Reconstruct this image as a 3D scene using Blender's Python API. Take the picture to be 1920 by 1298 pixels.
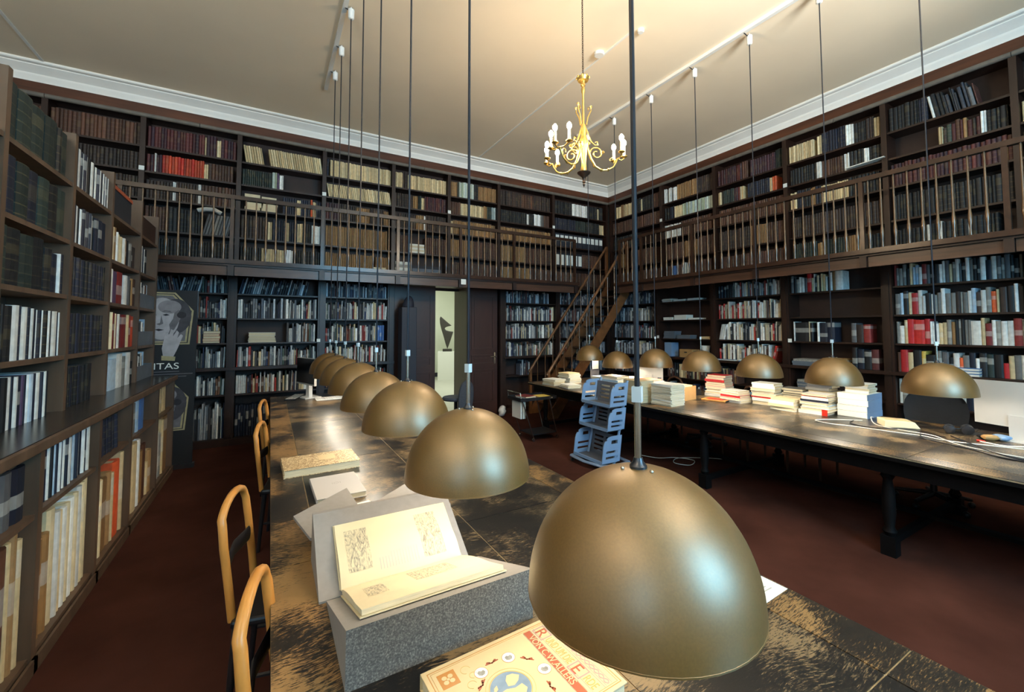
import bpy, bmesh, math, random
import numpy as np
from mathutils import Vector, Matrix, Euler

for _o in list(bpy.data.objects):
    bpy.data.objects.remove(_o, do_unlink=True)
SC = bpy.context.scene
COL = SC.collection
PI = math.pi
rnd = random.Random(7)

# ------------------------------------------------------------------ camera
YAW, PITCH, ROLL = 0.53314, 0.04882, -0.00238
fwd = Vector((math.sin(YAW)*math.cos(PITCH), math.cos(YAW)*math.cos(PITCH), math.sin(PITCH)))
r0 = Vector((math.cos(YAW), -math.sin(YAW), 0)); u0 = r0.cross(fwd)
rr = math.cos(ROLL)*r0 + math.sin(ROLL)*u0
uu = -math.sin(ROLL)*r0 + math.cos(ROLL)*u0
cam = bpy.data.cameras.new('camera')
cam.sensor_width = 36.0; cam.sensor_fit = 'HORIZONTAL'
cam.lens = 802.5/1920*36
cam.shift_x = (960-980.5)/1920; cam.shift_y = (578.1-649)/1920
cam.clip_start = 0.02; cam.clip_end = 100
camo = bpy.data.objects.new('camera', cam); COL.objects.link(camo)
M = Matrix((rr, uu, -fwd)).transposed().to_4x4(); M.translation = (0, 0, 1.65)
camo.matrix_world = M
SC.camera = camo

# ------------------------------------------------------------------ world, exposure, daylight, added fill
SC.view_settings.view_transform = 'Standard'
SC.view_settings.look = 'None'
SC.view_settings.gamma = 1.0
SC.view_settings.use_curve_mapping = False
SC.view_settings.exposure = 1.35
W = bpy.data.worlds.new('world'); SC.world = W; W.use_nodes = True
W.node_tree.nodes['Background'].inputs[0].default_value = (0.62, 0.80, 1.0, 1)
W.node_tree.nodes['Background'].inputs[1].default_value = 0.05

def lin(c):
    c = c/255.0
    return c/12.92 if c <= 0.04045 else ((c+0.055)/1.055)**2.4
def rgb(r, g, b): return (lin(r), lin(g), lin(b))

def light(name, kind, loc, power, color, size=0.05, rot=None, size_y=None, parent=None):
    l = bpy.data.lights.new(name, kind); l.energy = power; l.color = color
    if kind == 'AREA':
        l.size = size
        if size_y: l.shape = 'RECTANGLE'; l.size_y = size_y
    else:
        l.shadow_soft_size = size
    o = bpy.data.objects.new(name, l); COL.objects.link(o); o.location = loc
    if rot: o.rotation_euler = rot
    if parent: o.parent = parent
    return o
# daylight entering by the two tall windows in the wall behind the camera
WIN = ((-2.3, 0.65), (2.5, 0.95))      # centre and half-width
for wx, hw in WIN:
    light('window_daylight', 'AREA', (wx, -2.52, 3.05), (35 if wx < 0 else 140), (0.26, 0.67, 1.0), 2*hw, (math.radians(90), 0, PI*0), 2.9)
for o in [o for o in COL.objects if o.name.startswith('window_daylight')]:
    o.rotation_euler = (math.radians(100), 0, 0)    # -Z of the lamp points into the room
# added fill: narrow area lights aimed up to brighten the ceiling evenly
for wx, hw in WIN:
    o = light('ceiling_fill', 'AREA', (wx, -2.50, 3.6), (62 if wx < 0 else 84), (1.0, 0.92, 0.80), 2*hw, (math.radians(124), 0, 0 if wx < 0 else math.radians(-18)), 1.6)
    o.data.spread = math.radians(72)
light('hall_fill', 'AREA', (4.0, 11.2, 3.55), 52, (0.96, 1.0, 0.93), 2.2, (0, 0, 0), 3.4)  # unseen area lamp added below the hall ceiling to light the hall

# ------------------------------------------------------------------ materials
MATS = {}
def new_mat(name):
    m = bpy.data.materials.new(name); m.use_nodes = True
    MATS[name] = m
    return m, m.node_tree, m.node_tree.nodes['Principled BSDF']
def nd(t, typ, **kw):
    n = t.nodes.new(typ)
    for k, v in kw.items():
        if k.startswith('i_'):
            n.inputs[k[2:].replace('_', ' ')].default_value = v
        else: setattr(n, k, v)
    return n
def ramp(t, stops):
    n = t.nodes.new('ShaderNodeValToRGB'); e = n.color_ramp.elements
    while len(e) < len(stops): e.new(0.5)
    for el, (p, c) in zip(e, stops):
        el.position = p; el.color = (*c, 1) if len(c) == 3 else c
    return n
def simple(name, color, rough=0.5, metal=0.0, var=0.0, scale=8.0, stretch=(1, 1, 1), bump=0.0, spec=None, coat=0.0):
    m, t, b = new_mat(name)
    b.inputs['Roughness'].default_value = rough; b.inputs['Metallic'].default_value = metal
    if spec is not None: b.inputs['Specular IOR Level'].default_value = spec
    if coat: b.inputs['Coat Weight'].default_value = coat; b.inputs['Coat Roughness'].default_value = 0.2
    if var > 0 or bump > 0:
        tc = nd(t, 'ShaderNodeTexCoord'); mp = nd(t, 'ShaderNodeMapping'); mp.inputs['Scale'].default_value = stretch
        nz = nd(t, 'ShaderNodeTexNoise'); nz.inputs['Scale'].default_value = scale; nz.inputs['Detail'].default_value = 5
        t.links.new(tc.outputs['Object'], mp.inputs['Vector']); t.links.new(mp.outputs['Vector'], nz.inputs['Vector'])
        lo = tuple(max(0, c*(1-var)) for c in color); hi = tuple(min(1, c*(1+var)) for c in color)
        r = ramp(t, [(0.3, lo), (0.7, hi)])
        t.links.new(nz.outputs['Fac'], r.inputs['Fac']); t.links.new(r.outputs['Color'], b.inputs['Base Color'])
        if bump:
            bp = nd(t, 'ShaderNodeBump'); bp.inputs['Strength'].default_value = bump; bp.inputs['Distance'].default_value = 0.01
            t.links.new(nz.outputs['Fac'], bp.inputs['Height']); t.links.new(bp.outputs['Normal'], b.inputs['Normal'])
    else:
        b.inputs['Base Color'].default_value = (*color, 1)
    return m
def emis(name, color, strength):
    m, t, b = new_mat(name)
    b.inputs['Base Color'].default_value = (*color, 1)
    b.inputs['Emission Color'].default_value = (*color, 1); b.inputs['Emission Strength'].default_value = strength
    return m

simple('plaster', rgb(244, 226, 198), 0.9, var=0.05, scale=0.7)
simple('cornice', rgb(240, 236, 228), 0.75, var=0.03, scale=3)
simple('wall_paint', rgb(196, 190, 178), 0.9, var=0.05, scale=2)
simple('hall_paint', rgb(222, 226, 208), 0.85, var=0.03, scale=2)
simple('hall_floor', rgb(190, 190, 175), 0.35, var=0.05, scale=4)
simple('carpet', rgb(74, 43, 35), 1.0, var=0.28, scale=2.2, bump=0.0, spec=0.05)
simple('wood_dark', rgb(44, 25, 17), 0.42, var=0.35, scale=6, stretch=(1, 1, 0.25))
simple('wood_frieze', rgb(84, 46, 27), 0.45, var=0.4, scale=4, stretch=(0.25, 0.25, 3))
simple('wood_fascia', rgb(80, 54, 40), 0.34, var=0.35, scale=5, stretch=(0.3, 0.3, 4))
simple('wood_back', rgb(48, 27, 19), 0.6, var=0.3, scale=5)
simple('wood_oak', rgb(96, 74, 57), 0.5, var=0.3, scale=9, stretch=(1, 1, 0.2))
simple('wood_oak_side', rgb(108, 100, 90), 0.55, var=0.2, scale=9, stretch=(1, 1, 0.3))
simple('counter_top', rgb(58, 52, 48), 0.22, var=0.3, scale=6)
simple('rail_wood', rgb(60, 38, 27), 0.25, var=0.25, scale=10)
simple('baluster_wood', rgb(104, 74, 48), 0.14, var=0.2, scale=14, coat=1.0)
simple('stair_tread', rgb(60, 40, 28), 0.4)
simple('stair_wood', rgb(112, 74, 44), 0.35, var=0.3, scale=8)
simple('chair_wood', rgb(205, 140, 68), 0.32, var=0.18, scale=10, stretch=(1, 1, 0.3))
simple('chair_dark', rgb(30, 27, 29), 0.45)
simple('chair_shaded', rgb(74, 46, 28), 0.5)  # chair wood with the under-table shade put into its colour
simple('black_fabric', rgb(24, 26, 31), 0.85, var=0.2, scale=60)
simple('grey_fabric', rgb(70, 74, 84), 0.85, var=0.15, scale=60)
simple('cord_black', rgb(26, 28, 38), 0.35)
simple('cord_white', rgb(228, 224, 214), 0.45)
simple('white_plastic', rgb(232, 230, 224), 0.4)
simple('clear_plastic', rgb(200, 214, 222), 0.25)
simple('steel', rgb(190, 186, 176), 0.25, metal=1.0)
simple('dark_steel', rgb(80, 80, 84), 0.35, metal=0.8)
simple('alu', rgb(206, 204, 200), 0.42, metal=0.25)
simple('screen_black', rgb(10, 10, 12), 0.15)
simple('truck_plastic', rgb(128, 156, 190), 0.5, var=0.06, scale=5)
simple('truck_grey', rgb(92, 94, 100), 0.5)
simple('truck_metal', rgb(112, 128, 150), 0.45)
simple('gold', rgb(226, 190, 110), 0.3, metal=0.9, var=0.1, scale=12)
simple('gold_dark', rgb(72, 52, 40), 0.35, metal=0.5)
simple('candle', rgb(240, 228, 195), 0.5)
simple('sculpture', rgb(52, 50, 44), 0.5, var=0.15, scale=6)
simple('plinth_white', rgb(224, 226, 216), 0.7)
simple('plinth_dark', rgb(40, 42, 54), 0.6)
simple('door_wood', rgb(66, 40, 34), 0.4, var=0.25, scale=5, stretch=(1, 1, 0.2))
simple('paper', rgb(236, 232, 220), 0.8, var=0.04, scale=30)
simple('paper_edge', rgb(214, 200, 168), 0.85, var=0.16, scale=60, stretch=(0.3, 0.3, 8))
simple('vellum', rgb(216, 200, 164), 0.6, var=0.06, scale=6)
simple('card_white', rgb(240, 240, 232), 0.6)
simple('cardboard', rgb(178, 136, 84), 0.7, var=0.1, scale=10)
simple('box_grey', rgb(96, 104, 114), 0.7, var=0.1, scale=10)
simple('box_dark', rgb(40, 42, 50), 0.7, var=0.15, scale=10)
simple('print_red', rgb(176, 88, 58), 0.6)
simple('print_mauve', rgb(176, 140, 136), 0.6)
simple('print_gold', rgb(196, 164, 92), 0.5)
simple('print_ochre', rgb(190, 128, 62), 0.55)
simple('print_blue', rgb(120, 142, 164), 0.55, var=0.15, scale=30)
simple('print_cream', rgb(212, 188, 144), 0.6)
simple('print_grey', rgb(150, 146, 138), 0.7, var=0.35, scale=70)
simple('print_line', rgb(178, 172, 160), 0.7)
simple('banner_black', rgb(22, 22, 26), 0.6)
simple('print_face', rgb(176, 172, 176), 0.7, var=0.2, scale=9)
simple('print_shade', rgb(108, 104, 108), 0.7, var=0.25, scale=12)
simple('print_mid', rgb(140, 136, 140), 0.7, var=0.2, scale=12)
simple('print_shade2', rgb(68, 65, 71), 0.7, var=0.25, scale=12)
simple('print_dark', rgb(44, 42, 48), 0.7, var=0.3, scale=14)
simple('print_frame', rgb(168, 156, 116), 0.55, var=0.15, scale=20)
simple('red_plastic', rgb(196, 40, 24), 0.5)
simple('beige_plastic', rgb(226, 214, 178), 0.5)
simple('blue_plastic', rgb(60, 120, 190), 0.4)
simple('box_pale', rgb(188, 183, 180), 0.7)
simple('grey_board', rgb(138, 132, 128), 0.9, var=0.05, scale=40)
emis('bulb_warm', (1.0, 0.80, 0.48), 60)
emis('bulb_chandelier', (1.0, 0.77, 0.50), 200)
emis('bulb_pendant', (1.0, 0.90, 0.74), 12)

# brushed brass of the pendant shades, white enamel inside
m, t, b = new_mat('brass')
b.inputs['Metallic'].default_value = 0.38; b.inputs['Roughness'].default_value = 0.45; b.inputs['Coat Weight'].default_value = 1.0; b.inputs['Coat Roughness'].default_value = 0.43; b.inputs['Coat IOR'].default_value = 1.8
tc = nd(t, 'ShaderNodeTexCoord'); nz = nd(t, 'ShaderNodeTexNoise'); nz.inputs['Scale'].default_value = 220; nz.inputs['Detail'].default_value = 2
t.links.new(tc.outputs['Object'], nz.inputs['Vector'])
r = ramp(t, [(0.3, rgb(122, 88, 30)), (0.7, rgb(134, 98, 38))]); t.links.new(nz.outputs['Fac'], r.inputs['Fac']); t.links.new(r.outputs['Color'], b.inputs['Base Color'])
bp = nd(t, 'ShaderNodeBump'); bp.inputs['Strength'].default_value = 0.06; bp.inputs['Distance'].default_value = 0.002
t.links.new(nz.outputs['Fac'], bp.inputs['Height']); t.links.new(bp.outputs['Normal'], b.inputs['Normal'])
simple('enamel', rgb(236, 232, 220), 0.4)

# speckled grey board (front of the foam wedge)
m, t, b = new_mat('speckle'); b.inputs['Roughness'].default_value = 0.95
tc = nd(t, 'ShaderNodeTexCoord'); nz = nd(t, 'ShaderNodeTexNoise'); nz.inputs['Scale'].default_value = 210; nz.inputs['Detail'].default_value = 3
t.links.new(tc.outputs['Object'], nz.inputs['Vector'])
r = ramp(t, [(0.38, rgb(78, 77, 75)), (0.58, rgb(106, 104, 100)), (0.72, rgb(140, 137, 131))]); t.links.new(nz.outputs['Fac'], r.inputs['Fac']); t.links.new(r.outputs['Color'], b.inputs['Base Color'])

# worn table surface: black finish scuffed through to tan wood
def worn(name, dark, tan, lo, hi, rough):
    m, t, b = new_mat(name)
    geo = nd(t, 'ShaderNodeNewGeometry')
    big = nd(t, 'ShaderNodeTexNoise'); big.inputs['Scale'].default_value = 2.6; big.inputs['Detail'].default_value = 6; big.inputs['Roughness'].default_value = 0.6
    t.links.new(geo.outputs['Position'], big.inputs['Vector'])
    # scratches: fine streaks whose direction drifts over the surface
    warp = nd(t, 'ShaderNodeTexNoise'); warp.inputs['Scale'].default_value = 1.7; t.links.new(geo.outputs['Position'], warp.inputs['Vector'])
    vm = nd(t, 'ShaderNodeVectorMath', operation='MULTIPLY_ADD'); vm.inputs[1].default_value = (0.22, 0.22, 0); t.links.new(warp.outputs['Color'], vm.inputs[0]); t.links.new(geo.outputs['Position'], vm.inputs[2])
    outs = []
    for rot, sc, st in ((0.5, 24.0, 7.0), (-0.35, 32.0, 6.0), (1.3, 50.0, 4.0)):
        mp = nd(t, 'ShaderNodeMapping'); mp.inputs['Rotation'].default_value = (0, 0, rot); mp.inputs['Scale'].default_value = (1, st, 1)
        n = nd(t, 'ShaderNodeTexNoise'); n.inputs['Scale'].default_value = sc; n.inputs['Detail'].default_value = 6; n.inputs['Roughness'].default_value = 0.72
        t.links.new(vm.outputs[0], mp.inputs['Vector']); t.links.new(mp.outputs['Vector'], n.inputs['Vector']); outs.append(n.outputs['Fac'])
    mx = nd(t, 'ShaderNodeMath', operation='MAXIMUM'); t.links.new(outs[0], mx.inputs[0]); t.links.new(outs[1], mx.inputs[1])
    a1 = nd(t, 'ShaderNodeMath', operation='MULTIPLY_ADD'); a1.inputs[1].default_value = 0.35; t.links.new(outs[2], a1.inputs[0]); t.links.new(mx.outputs[0], a1.inputs[2])
    a2 = nd(t, 'ShaderNodeMath', operation='MULTIPLY_ADD'); a2.inputs[1].default_value = 1.0; t.links.new(big.outputs['Fac'], a2.inputs[0]); t.links.new(a1.outputs[0], a2.inputs[2])
    dv = nd(t, 'ShaderNodeMath', operation='MULTIPLY'); dv.inputs[1].default_value = 0.5; t.links.new(a2.outputs[0], dv.inputs[0])
    mid = tuple((d*3+q)/4 for d, q in zip(dark, tan))
    r = ramp(t, [(lo, dark), ((lo+hi)/2, mid), (hi, tan)])
    t.links.new(dv.outputs[0], r.inputs['Fac']); t.links.new(r.outputs['Color'], b.inputs['Base Color'])
    b.inputs['Roughness'].default_value = rough
    bp = nd(t, 'ShaderNodeBump'); bp.inputs['Strength'].default_value = 0.10; bp.inputs['Distance'].default_value = 0.003
    t.links.new(a1.outputs[0], bp.inputs['Height']); t.links.new(bp.outputs['Normal'], b.inputs['Normal'])
    return m
worn('table_leather', rgb(24, 23, 23), rgb(128, 106, 76), 0.602, 0.652, 0.30)
worn('table_border', rgb(30, 26, 23), rgb(146, 112, 70), 0.588, 0.640, 0.36)
simple('table_seam', rgb(160, 140, 108), 0.6, var=0.3, scale=20)
simple('table_body', rgb(14, 11, 11), 0.65, var=0.3, scale=6, spec=0.12)

# book cloth: colour of the object, a lighter or darker title band on the spine
def book_mat(name, src, gilt):
    m, t, b = new_mat(name)
    if src == 'object':
        oi = nd(t, 'ShaderNodeObjectInfo'); colr = oi.outputs['Color']; rn = oi.outputs['Random']
        tc = nd(t, 'ShaderNodeTexCoord'); sx = nd(t, 'ShaderNodeSeparateXYZ'); t.links.new(tc.outputs['Generated'], sx.inputs[0]); zz = sx.outputs['Z']
    else:
        at = nd(t, 'ShaderNodeAttribute', attribute_name='col'); colr = at.outputs['Color']; zz = at.outputs['Alpha']
        a2 = nd(t, 'ShaderNodeAttribute', attribute_name='rnd'); rn = a2.outputs['Fac']
    def mth(op, a, b_=None, c=None):
        n = nd(t, 'ShaderNodeMath', operation=op)
        for i, v in enumerate((a, b_, c)):
            if v is None: continue
            if isinstance(v, (int, float)): n.inputs[i].default_value = v
            else: t.links.new(v, n.inputs[i])
        return n.outputs[0]
    h2 = mth('FRACT', mth('MULTIPLY', rn, 17.31)); h3 = mth('FRACT', mth('MULTIPLY', rn, 71.7))
    cen = mth('MULTIPLY_ADD', h2, 0.5, 0.35); wid = mth('MULTIPLY_ADD', h3, 0.13, 0.02)
    inb = mth('LESS_THAN', mth('ABSOLUTE', mth('SUBTRACT', zz, cen)), wid)
    on = mth('MULTIPLY', inb, mth('GREATER_THAN', h3, 0.45))
    tn = mth('LESS_THAN', mth('ABSOLUTE', mth('SUBTRACT', mth('FRACT', mth('MULTIPLY', zz, 5.5)), 0.5)), 0.06)
    bri = nd(t, 'ShaderNodeMix', data_type='RGBA', blend_type='MIX'); bri.inputs['B'].default_value = (*(rgb(206, 180, 120) if gilt else rgb(214, 210, 200)), 1)
    t.links.new(colr, bri.inputs['A'])
    fac = mth('MULTIPLY', on, 0.38 if not gilt else 0.06)
    if gilt: fac = mth('MAXIMUM', fac, mth('MULTIPLY', tn, mth('MULTIPLY', h2, 0.14)))
    t.links.new(fac, bri.inputs['Factor'])
    nz = nd(t, 'ShaderNodeTexNoise'); nz.inputs['Scale'].default_value = 24; nz.inputs['Detail'].default_value = 4
    geo = nd(t, 'ShaderNodeNewGeometry'); t.links.new(geo.outputs['Position'], nz.inputs['Vector'])
    r = ramp(t, [(0.3, (0.84, 0.84, 0.84)), (0.7, (1.1, 1.1, 1.1))]); t.links.new(nz.outputs['Fac'], r.inputs['Fac'])
    mu = nd(t, 'ShaderNodeMix', data_type='RGBA', blend_type='MULTIPLY'); mu.inputs['Factor'].default_value = 1
    t.links.new(bri.outputs['Result'], mu.inputs['A']); t.links.new(r.outputs['Color'], mu.inputs['B'])
    t.links.new(mu.outputs['Result'], b.inputs['Base Color'])
    b.inputs['Roughness'].default_value = 0.55
    return m
book_mat('book_cloth', 'object', False); book_mat('book_leather', 'object', True)
book_mat('stuff_cloth', 'attr', False); book_mat('stuff_leather', 'attr', True)
m, t, b = new_mat('book_plain'); oi = nd(t, 'ShaderNodeObjectInfo'); t.links.new(oi.outputs['Color'], b.inputs['Base Color']); b.inputs['Roughness'].default_value = 0.5

# ------------------------------------------------------------------ builders
ORG = {}       # world origin of each unrotated parent
class MB:
    def __init__(s): s.v = []; s.f = []; s.m = []
    def add(s, vs, fs, mi=0, mat=None):
        n = len(s.v)
        if mat is not None: vs = [tuple(mat @ Vector(p)) for p in vs]
        s.v += [tuple(p) for p in vs]; s.f += [tuple(i+n for i in f) for f in fs]; s.m += [mi]*len(fs)
        return s
    def box(s, x0, x1, y0, y1, z0, z1, mi=0, mat=None):
        if x0 > x1: x0, x1 = x1, x0
        if y0 > y1: y0, y1 = y1, y0
        if z0 > z1: z0, z1 = z1, z0
        vs = [(x0, y0, z0), (x1, y0, z0), (x1, y1, z0), (x0, y1, z0), (x0, y0, z1), (x1, y0, z1), (x1, y1, z1), (x0, y1, z1)]
        return s.add(vs, [(0, 3, 2, 1), (4, 5, 6, 7), (0, 1, 5, 4), (1, 2, 6, 5), (2, 3, 7, 6), (3, 0, 4, 7)], mi, mat)
    def prism(s, poly, h0, h1, mat=None, mi=0):
        """poly in xy (counter-clockwise), extruded in z"""
        n = len(poly)
        vs = [(x, y, h0) for x, y in poly]+[(x, y, h1) for x, y in poly]
        fs = [tuple(range(n-1, -1, -1)), tuple(range(n, 2*n))]+[(i, (i+1) % n, n+(i+1) % n, n+i) for i in range(n)]
        return s.add(vs, fs, mi, mat)
    def lathe(s, prof, seg=16, mi=0, mat=None, cap=True):
        vs = []; fs = []
        k = len(prof)
        for i in range(seg):
            a = 2*PI*i/seg
            for r, z in prof: vs.append((r*math.cos(a), r*math.sin(a), z))
        for i in range(seg):
            j = (i+1) % seg
            for q in range(k-1): fs.append((i*k+q, j*k+q, j*k+q+1, i*k+q+1))
        if cap:
            if prof[0][0] > 1e-6: fs.append(tuple(i*k for i in range(seg-1, -1, -1)))
            if prof[-1][0] > 1e-6: fs.append(tuple(i*k+k-1 for i in range(seg)))
        return s.add(vs, fs, mi, mat)
    def tube(s, path, r, seg=8, mi=0, mat=None, closed=False, rad2=None):
        """r: number or list; rad2: second half-width for flat strips (sideways)"""
        P = [Vector(p) for p in path]; n = len(P); vs = []; fs = []
        up = Vector((0, 0, 1)); prevn = None
        for i in range(n):
            if closed: d = P[(i+1) % n]-P[i-1]
            else: d = P[min(i+1, n-1)]-P[max(i-1, 0)]
            d.normalize()
            if prevn is None:
                ref = up if abs(d.z) < 0.9 else Vector((1, 0, 0))
                nrm = (ref-d*ref.dot(d)).normalized()
            else:
                nrm = (prevn-d*prevn.dot(d)).normalized()
            prevn = nrm; bi = d.cross(nrm)
            ri = r[i] if isinstance(r, (list, tuple)) else r
            r2 = ri if rad2 is None else rad2
            for q in range(seg):
                a = 2*PI*q/seg+(PI/4 if seg == 4 else 0)
                vs.append(tuple(P[i]+nrm*math.cos(a)*ri+bi*math.sin(a)*r2))
        for i in range(n if closed else n-1):
            j = (i+1) % n
            for q in range(seg):
                w = (q+1) % seg
                fs.append((i*seg+q, i*seg+w, j*seg+w, j*seg+q))
        if not closed:
            fs.append(tuple(range(seg-1, -1, -1))); fs.append(tuple((n-1)*seg+q for q in range(seg)))
        return s.add(vs, fs, mi, mat)
    def sphere(s, c, r, seg=12, rings=8, mi=0, mat=None, sz=1.0):
        prof = [(max(1e-7, r*math.sin(PI*i/rings)), -r*math.cos(PI*i/rings)*sz) for i in range(rings+1)]
        mt = Matrix.Translation(c)
        if mat is not None: mt = mat @ mt
        return s.lathe(prof, seg, mi, mt, cap=False)
    def mesh(s, name, mats, smooth=None):
        me = bpy.data.meshes.new(name); me.from_pydata(s.v, [], s.f)
        for m in mats: me.materials.append(MATS[m] if isinstance(m, str) else m)
        if len(mats) > 1: me.polygons.foreach_set('material_index', s.m)
        if smooth is not None:
            me.polygons.foreach_set('use_smooth', [True]*len(me.polygons)); me.set_sharp_from_angle(angle=math.radians(smooth))
        me.update()
        return me
    def build(s, name, mats, parent=None, smooth=None, local=False, bevel=0):
        """mesh in world coordinates; the object's origin goes to the middle of its base"""
        if isinstance(mats, str): mats = [mats]
        org = Vector((0, 0, 0))
        if not local:
            a = np.array(s.v); lo = a.min(0); hi = a.max(0)
            org = Vector((float((lo[0]+hi[0])/2), float((lo[1]+hi[1])/2), float(lo[2])))
            s.v = [(p[0]-org.x, p[1]-org.y, p[2]-org.z) for p in s.v]
        o = bpy.data.objects.new(name, s.mesh(name, mats, smooth)); COL.objects.link(o)
        if parent is not None:
            o.parent = parent; o.location = org if local else org-ORG.get(parent.name, Vector((0, 0, 0)))
        else: o.location = org
        if not local: ORG[o.name] = org.copy()
        if bevel:
            bv = o.modifiers.new('bevel', 'BEVEL'); bv.width = bevel; bv.segments = 2; bv.limit_method = 'ANGLE'
        return o
def tag(o, label=None, cat=None, group=None, kind=None):
    if label: o['label'] = label
    if cat: o['category'] = cat
    if group: o['group'] = group
    if kind: o['kind'] = kind
    return o
def thing(name, label, cat, loc=(0, 0, 0), rz=0.0, group=None):
    o = bpy.data.objects.new(name, None); COL.objects.link(o); o.empty_display_size = 0.1
    o.location = loc; o.rotation_euler = (0, 0, rz); ORG[o.name] = Vector(loc)
    return tag(o, label, cat, group)
def inst(name, me, parent=None, loc=(0, 0, 0), rot=(0, 0, 0), scale=(1, 1, 1)):
    o = bpy.data.objects.new(name, me); COL.objects.link(o); o.parent = parent
    o.location = loc; o.rotation_euler = rot; o.scale = scale
    return o
def bx(name, mat, parent, *a, **k): return MB().box(*a).build(name, mat, parent, **k)
def struct(o): o['kind'] = 'structure'; return o

class Frame:
    """a bookcase front seen from the room: u runs left to right, d into the wall"""
    def __init__(s, ox, oy, u, d): s.o = Vector((ox, oy, 0)); s.u = Vector((*u, 0)); s.d = Vector((*d, 0)); s.rz = math.atan2(u[1], u[0])
    def p(s, u, d, z): q = s.o+s.u*u+s.d*d; return (q.x, q.y, z)
    def box(s, mb, u0, u1, d0, d1, z0, z1, mi=0):
        a = s.p(u0, d0, z0); b = s.p(u1, d1, z1)
        return mb.box(a[0], b[0], a[1], b[1], z0, z1, mi)
    def bx(s, name, mat, parent, *a, **k): return s.box(MB(), *a).build(name, mat, parent, **k)
ORD = ['', 'first', 'second', 'third', 'fourth', 'fifth', 'sixth', 'seventh', 'eighth', 'ninth', 'tenth', 'eleventh', 'twelfth', 'thirteenth', 'fourteenth', 'fifteenth', 'sixteenth', 'seventeenth', 'eighteenth', 'nineteenth', 'twentieth']
TENS = {20: 'twenty', 30: 'thirty', 40: 'forty'}
def ordw(n):
    if n <= 20: return ORD[n]
    return (TENS[n//10*10]+'-'+ORD[n % 10]) if n % 10 else {30: 'thirtieth', 40: 'fortieth'}[n]
# ------------------------------------------------------------------ the room
struct(bx('floor', 'carpet', None, -3.8, 7.35, -2.7, 8.02, -0.1, 0.0))
struct(bx('ceiling', 'plaster', None, -3.9, 7.4, -2.8, 8.2, 5.0, 5.1))
wb = MB(); wb.box(-3.9, 2.0, 8.02, 8.14, 0, 5); wb.box(3.24, 7.4, 8.02, 8.14, 0, 5); wb.box(2.0, 3.24, 8.02, 8.14, 2.46, 5)
struct(wb.build('wall_back', 'wall_paint'))
struct(bx('wall_right', 'wall_paint', None, 7.28, 7.4, -2.8, 8.02, 0, 5))
struct(bx('wall_left', 'wall_paint', None, -3.92, -3.8, -2.8, 8.02, 0, 5))
wn = MB()
xs = [-3.8]
for wx, hw in WIN: xs += [wx-hw, wx+hw]
xs += [7.28]
for i in range(0, len(xs), 2): wn.box(xs[i], xs[i+1], -2.8, -2.62, 0, 5)
for wx, hw in WIN: wn.box(wx-hw, wx+hw, -2.8, -2.62, 0, 1.5); wn.box(wx-hw, wx+hw, -2.8, -2.62, 4.6, 5)
struct(wn.build('wall_near', 'wall_paint'))
for i, (wx, hw) in enumerate(WIN):
    w = MB()
    for x in (wx-hw, wx-0.03, wx+hw-0.06): w.box(x, x+0.06, -2.76, -2.70, 1.5, 4.6)
    for z in (1.5, 2.5, 3.5, 4.54): w.box(wx-hw, wx+hw, -2.76, -2.70, z, z+0.06)
    wo = struct(w.build('window_%d' % (i+1), 'white_plastic'))
    for k in range(24):     # unseen slats added to go with the ceiling fill; they redirect nothing
        z = 1.62+k*0.124
        MB().box(-hw+0.02, hw-0.02, -0.045, 0.045, -0.001, 0.001, mat=Matrix.Translation((wx, -2.64, z)) @ Matrix.Rotation(math.radians(35), 4, 'X')).build('added_slat', 'white_plastic', wo)
# hall beyond the door
struct(bx('floor_hall', 'hall_floor', None, 0.6, 6.4, 8.02, 14.9, -0.1, 0.0))
struct(bx('wall_hall_back', 'hall_paint', None, 0.6, 6.4, 14.5, 14.6, 0, 3.7))
struct(bx('wall_hall_right', 'hall_paint', None, 5.82, 5.94, 8.2, 14.5, 0, 3.7))
struct(bx('wall_hall_left', 'hall_paint', None, 0.5, 0.6, 8.14, 14.6, 0, 3.7))
struct(bx('ceiling_hall', 'hall_paint', None, 0.5, 6.4, 8.14, 14.6, 3.7, 3.8))
struct(bx('baseboard_hall', 'plinth_dark', None, 0.6, 5.1, 14.46, 14.5, 0, 0.14))

# cornice: stepped and coved plaster along each wall, brown frieze board below
prof = [(0.0, 4.80), (-0.015, 4.80), (-0.02, 4.83), (-0.045, 4.86), (-0.05, 4.89), (-0.085, 4.915), (-0.14, 4.945), (-0.155, 4.955), (-0.155, 4.965), (-0.2, 4.97), (-0.21, 4.98), (-0.21, 5.0), (0.06, 5.0), (0.06, 4.80)]
def cornice(name, axis, const, a0, a1, m0, m1):
    """profile swept along a wall, ends mitred by m0/m1"""
    mb = MB(); vs = []; n = len(prof)
    for a, mi in ((a0, m0), (a1, m1)):
        for d, z in prof:
            vs.append((a+mi*d, const+d, z) if axis == 'X' else (const+d, a+mi*d, z))
    fs = [(i, (i+1) % n, n+(i+1) % n, n+i) for i in range(n)]+[tuple(range(n-1, -1, -1)), tuple(range(n, 2*n))]
    mb.add(vs, fs)
    return struct(mb.build(name, 'cornice', smooth=35))
cornice('trim_1', 'X', 7.70, -3.8, 6.93, 0, 1)
cornice('trim_2', 'Y', 6.93, -2.62, 7.70, 0, 1)
struct(bx('trim_3', 'wood_frieze', None, -3.8, 6.93, 7.685, 7.72, 4.655, 4.80))
struct(bx('trim_4', 'wood_frieze', None, 6.915, 6.95, -2.62, 7.685, 4.655, 4.80))
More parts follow.
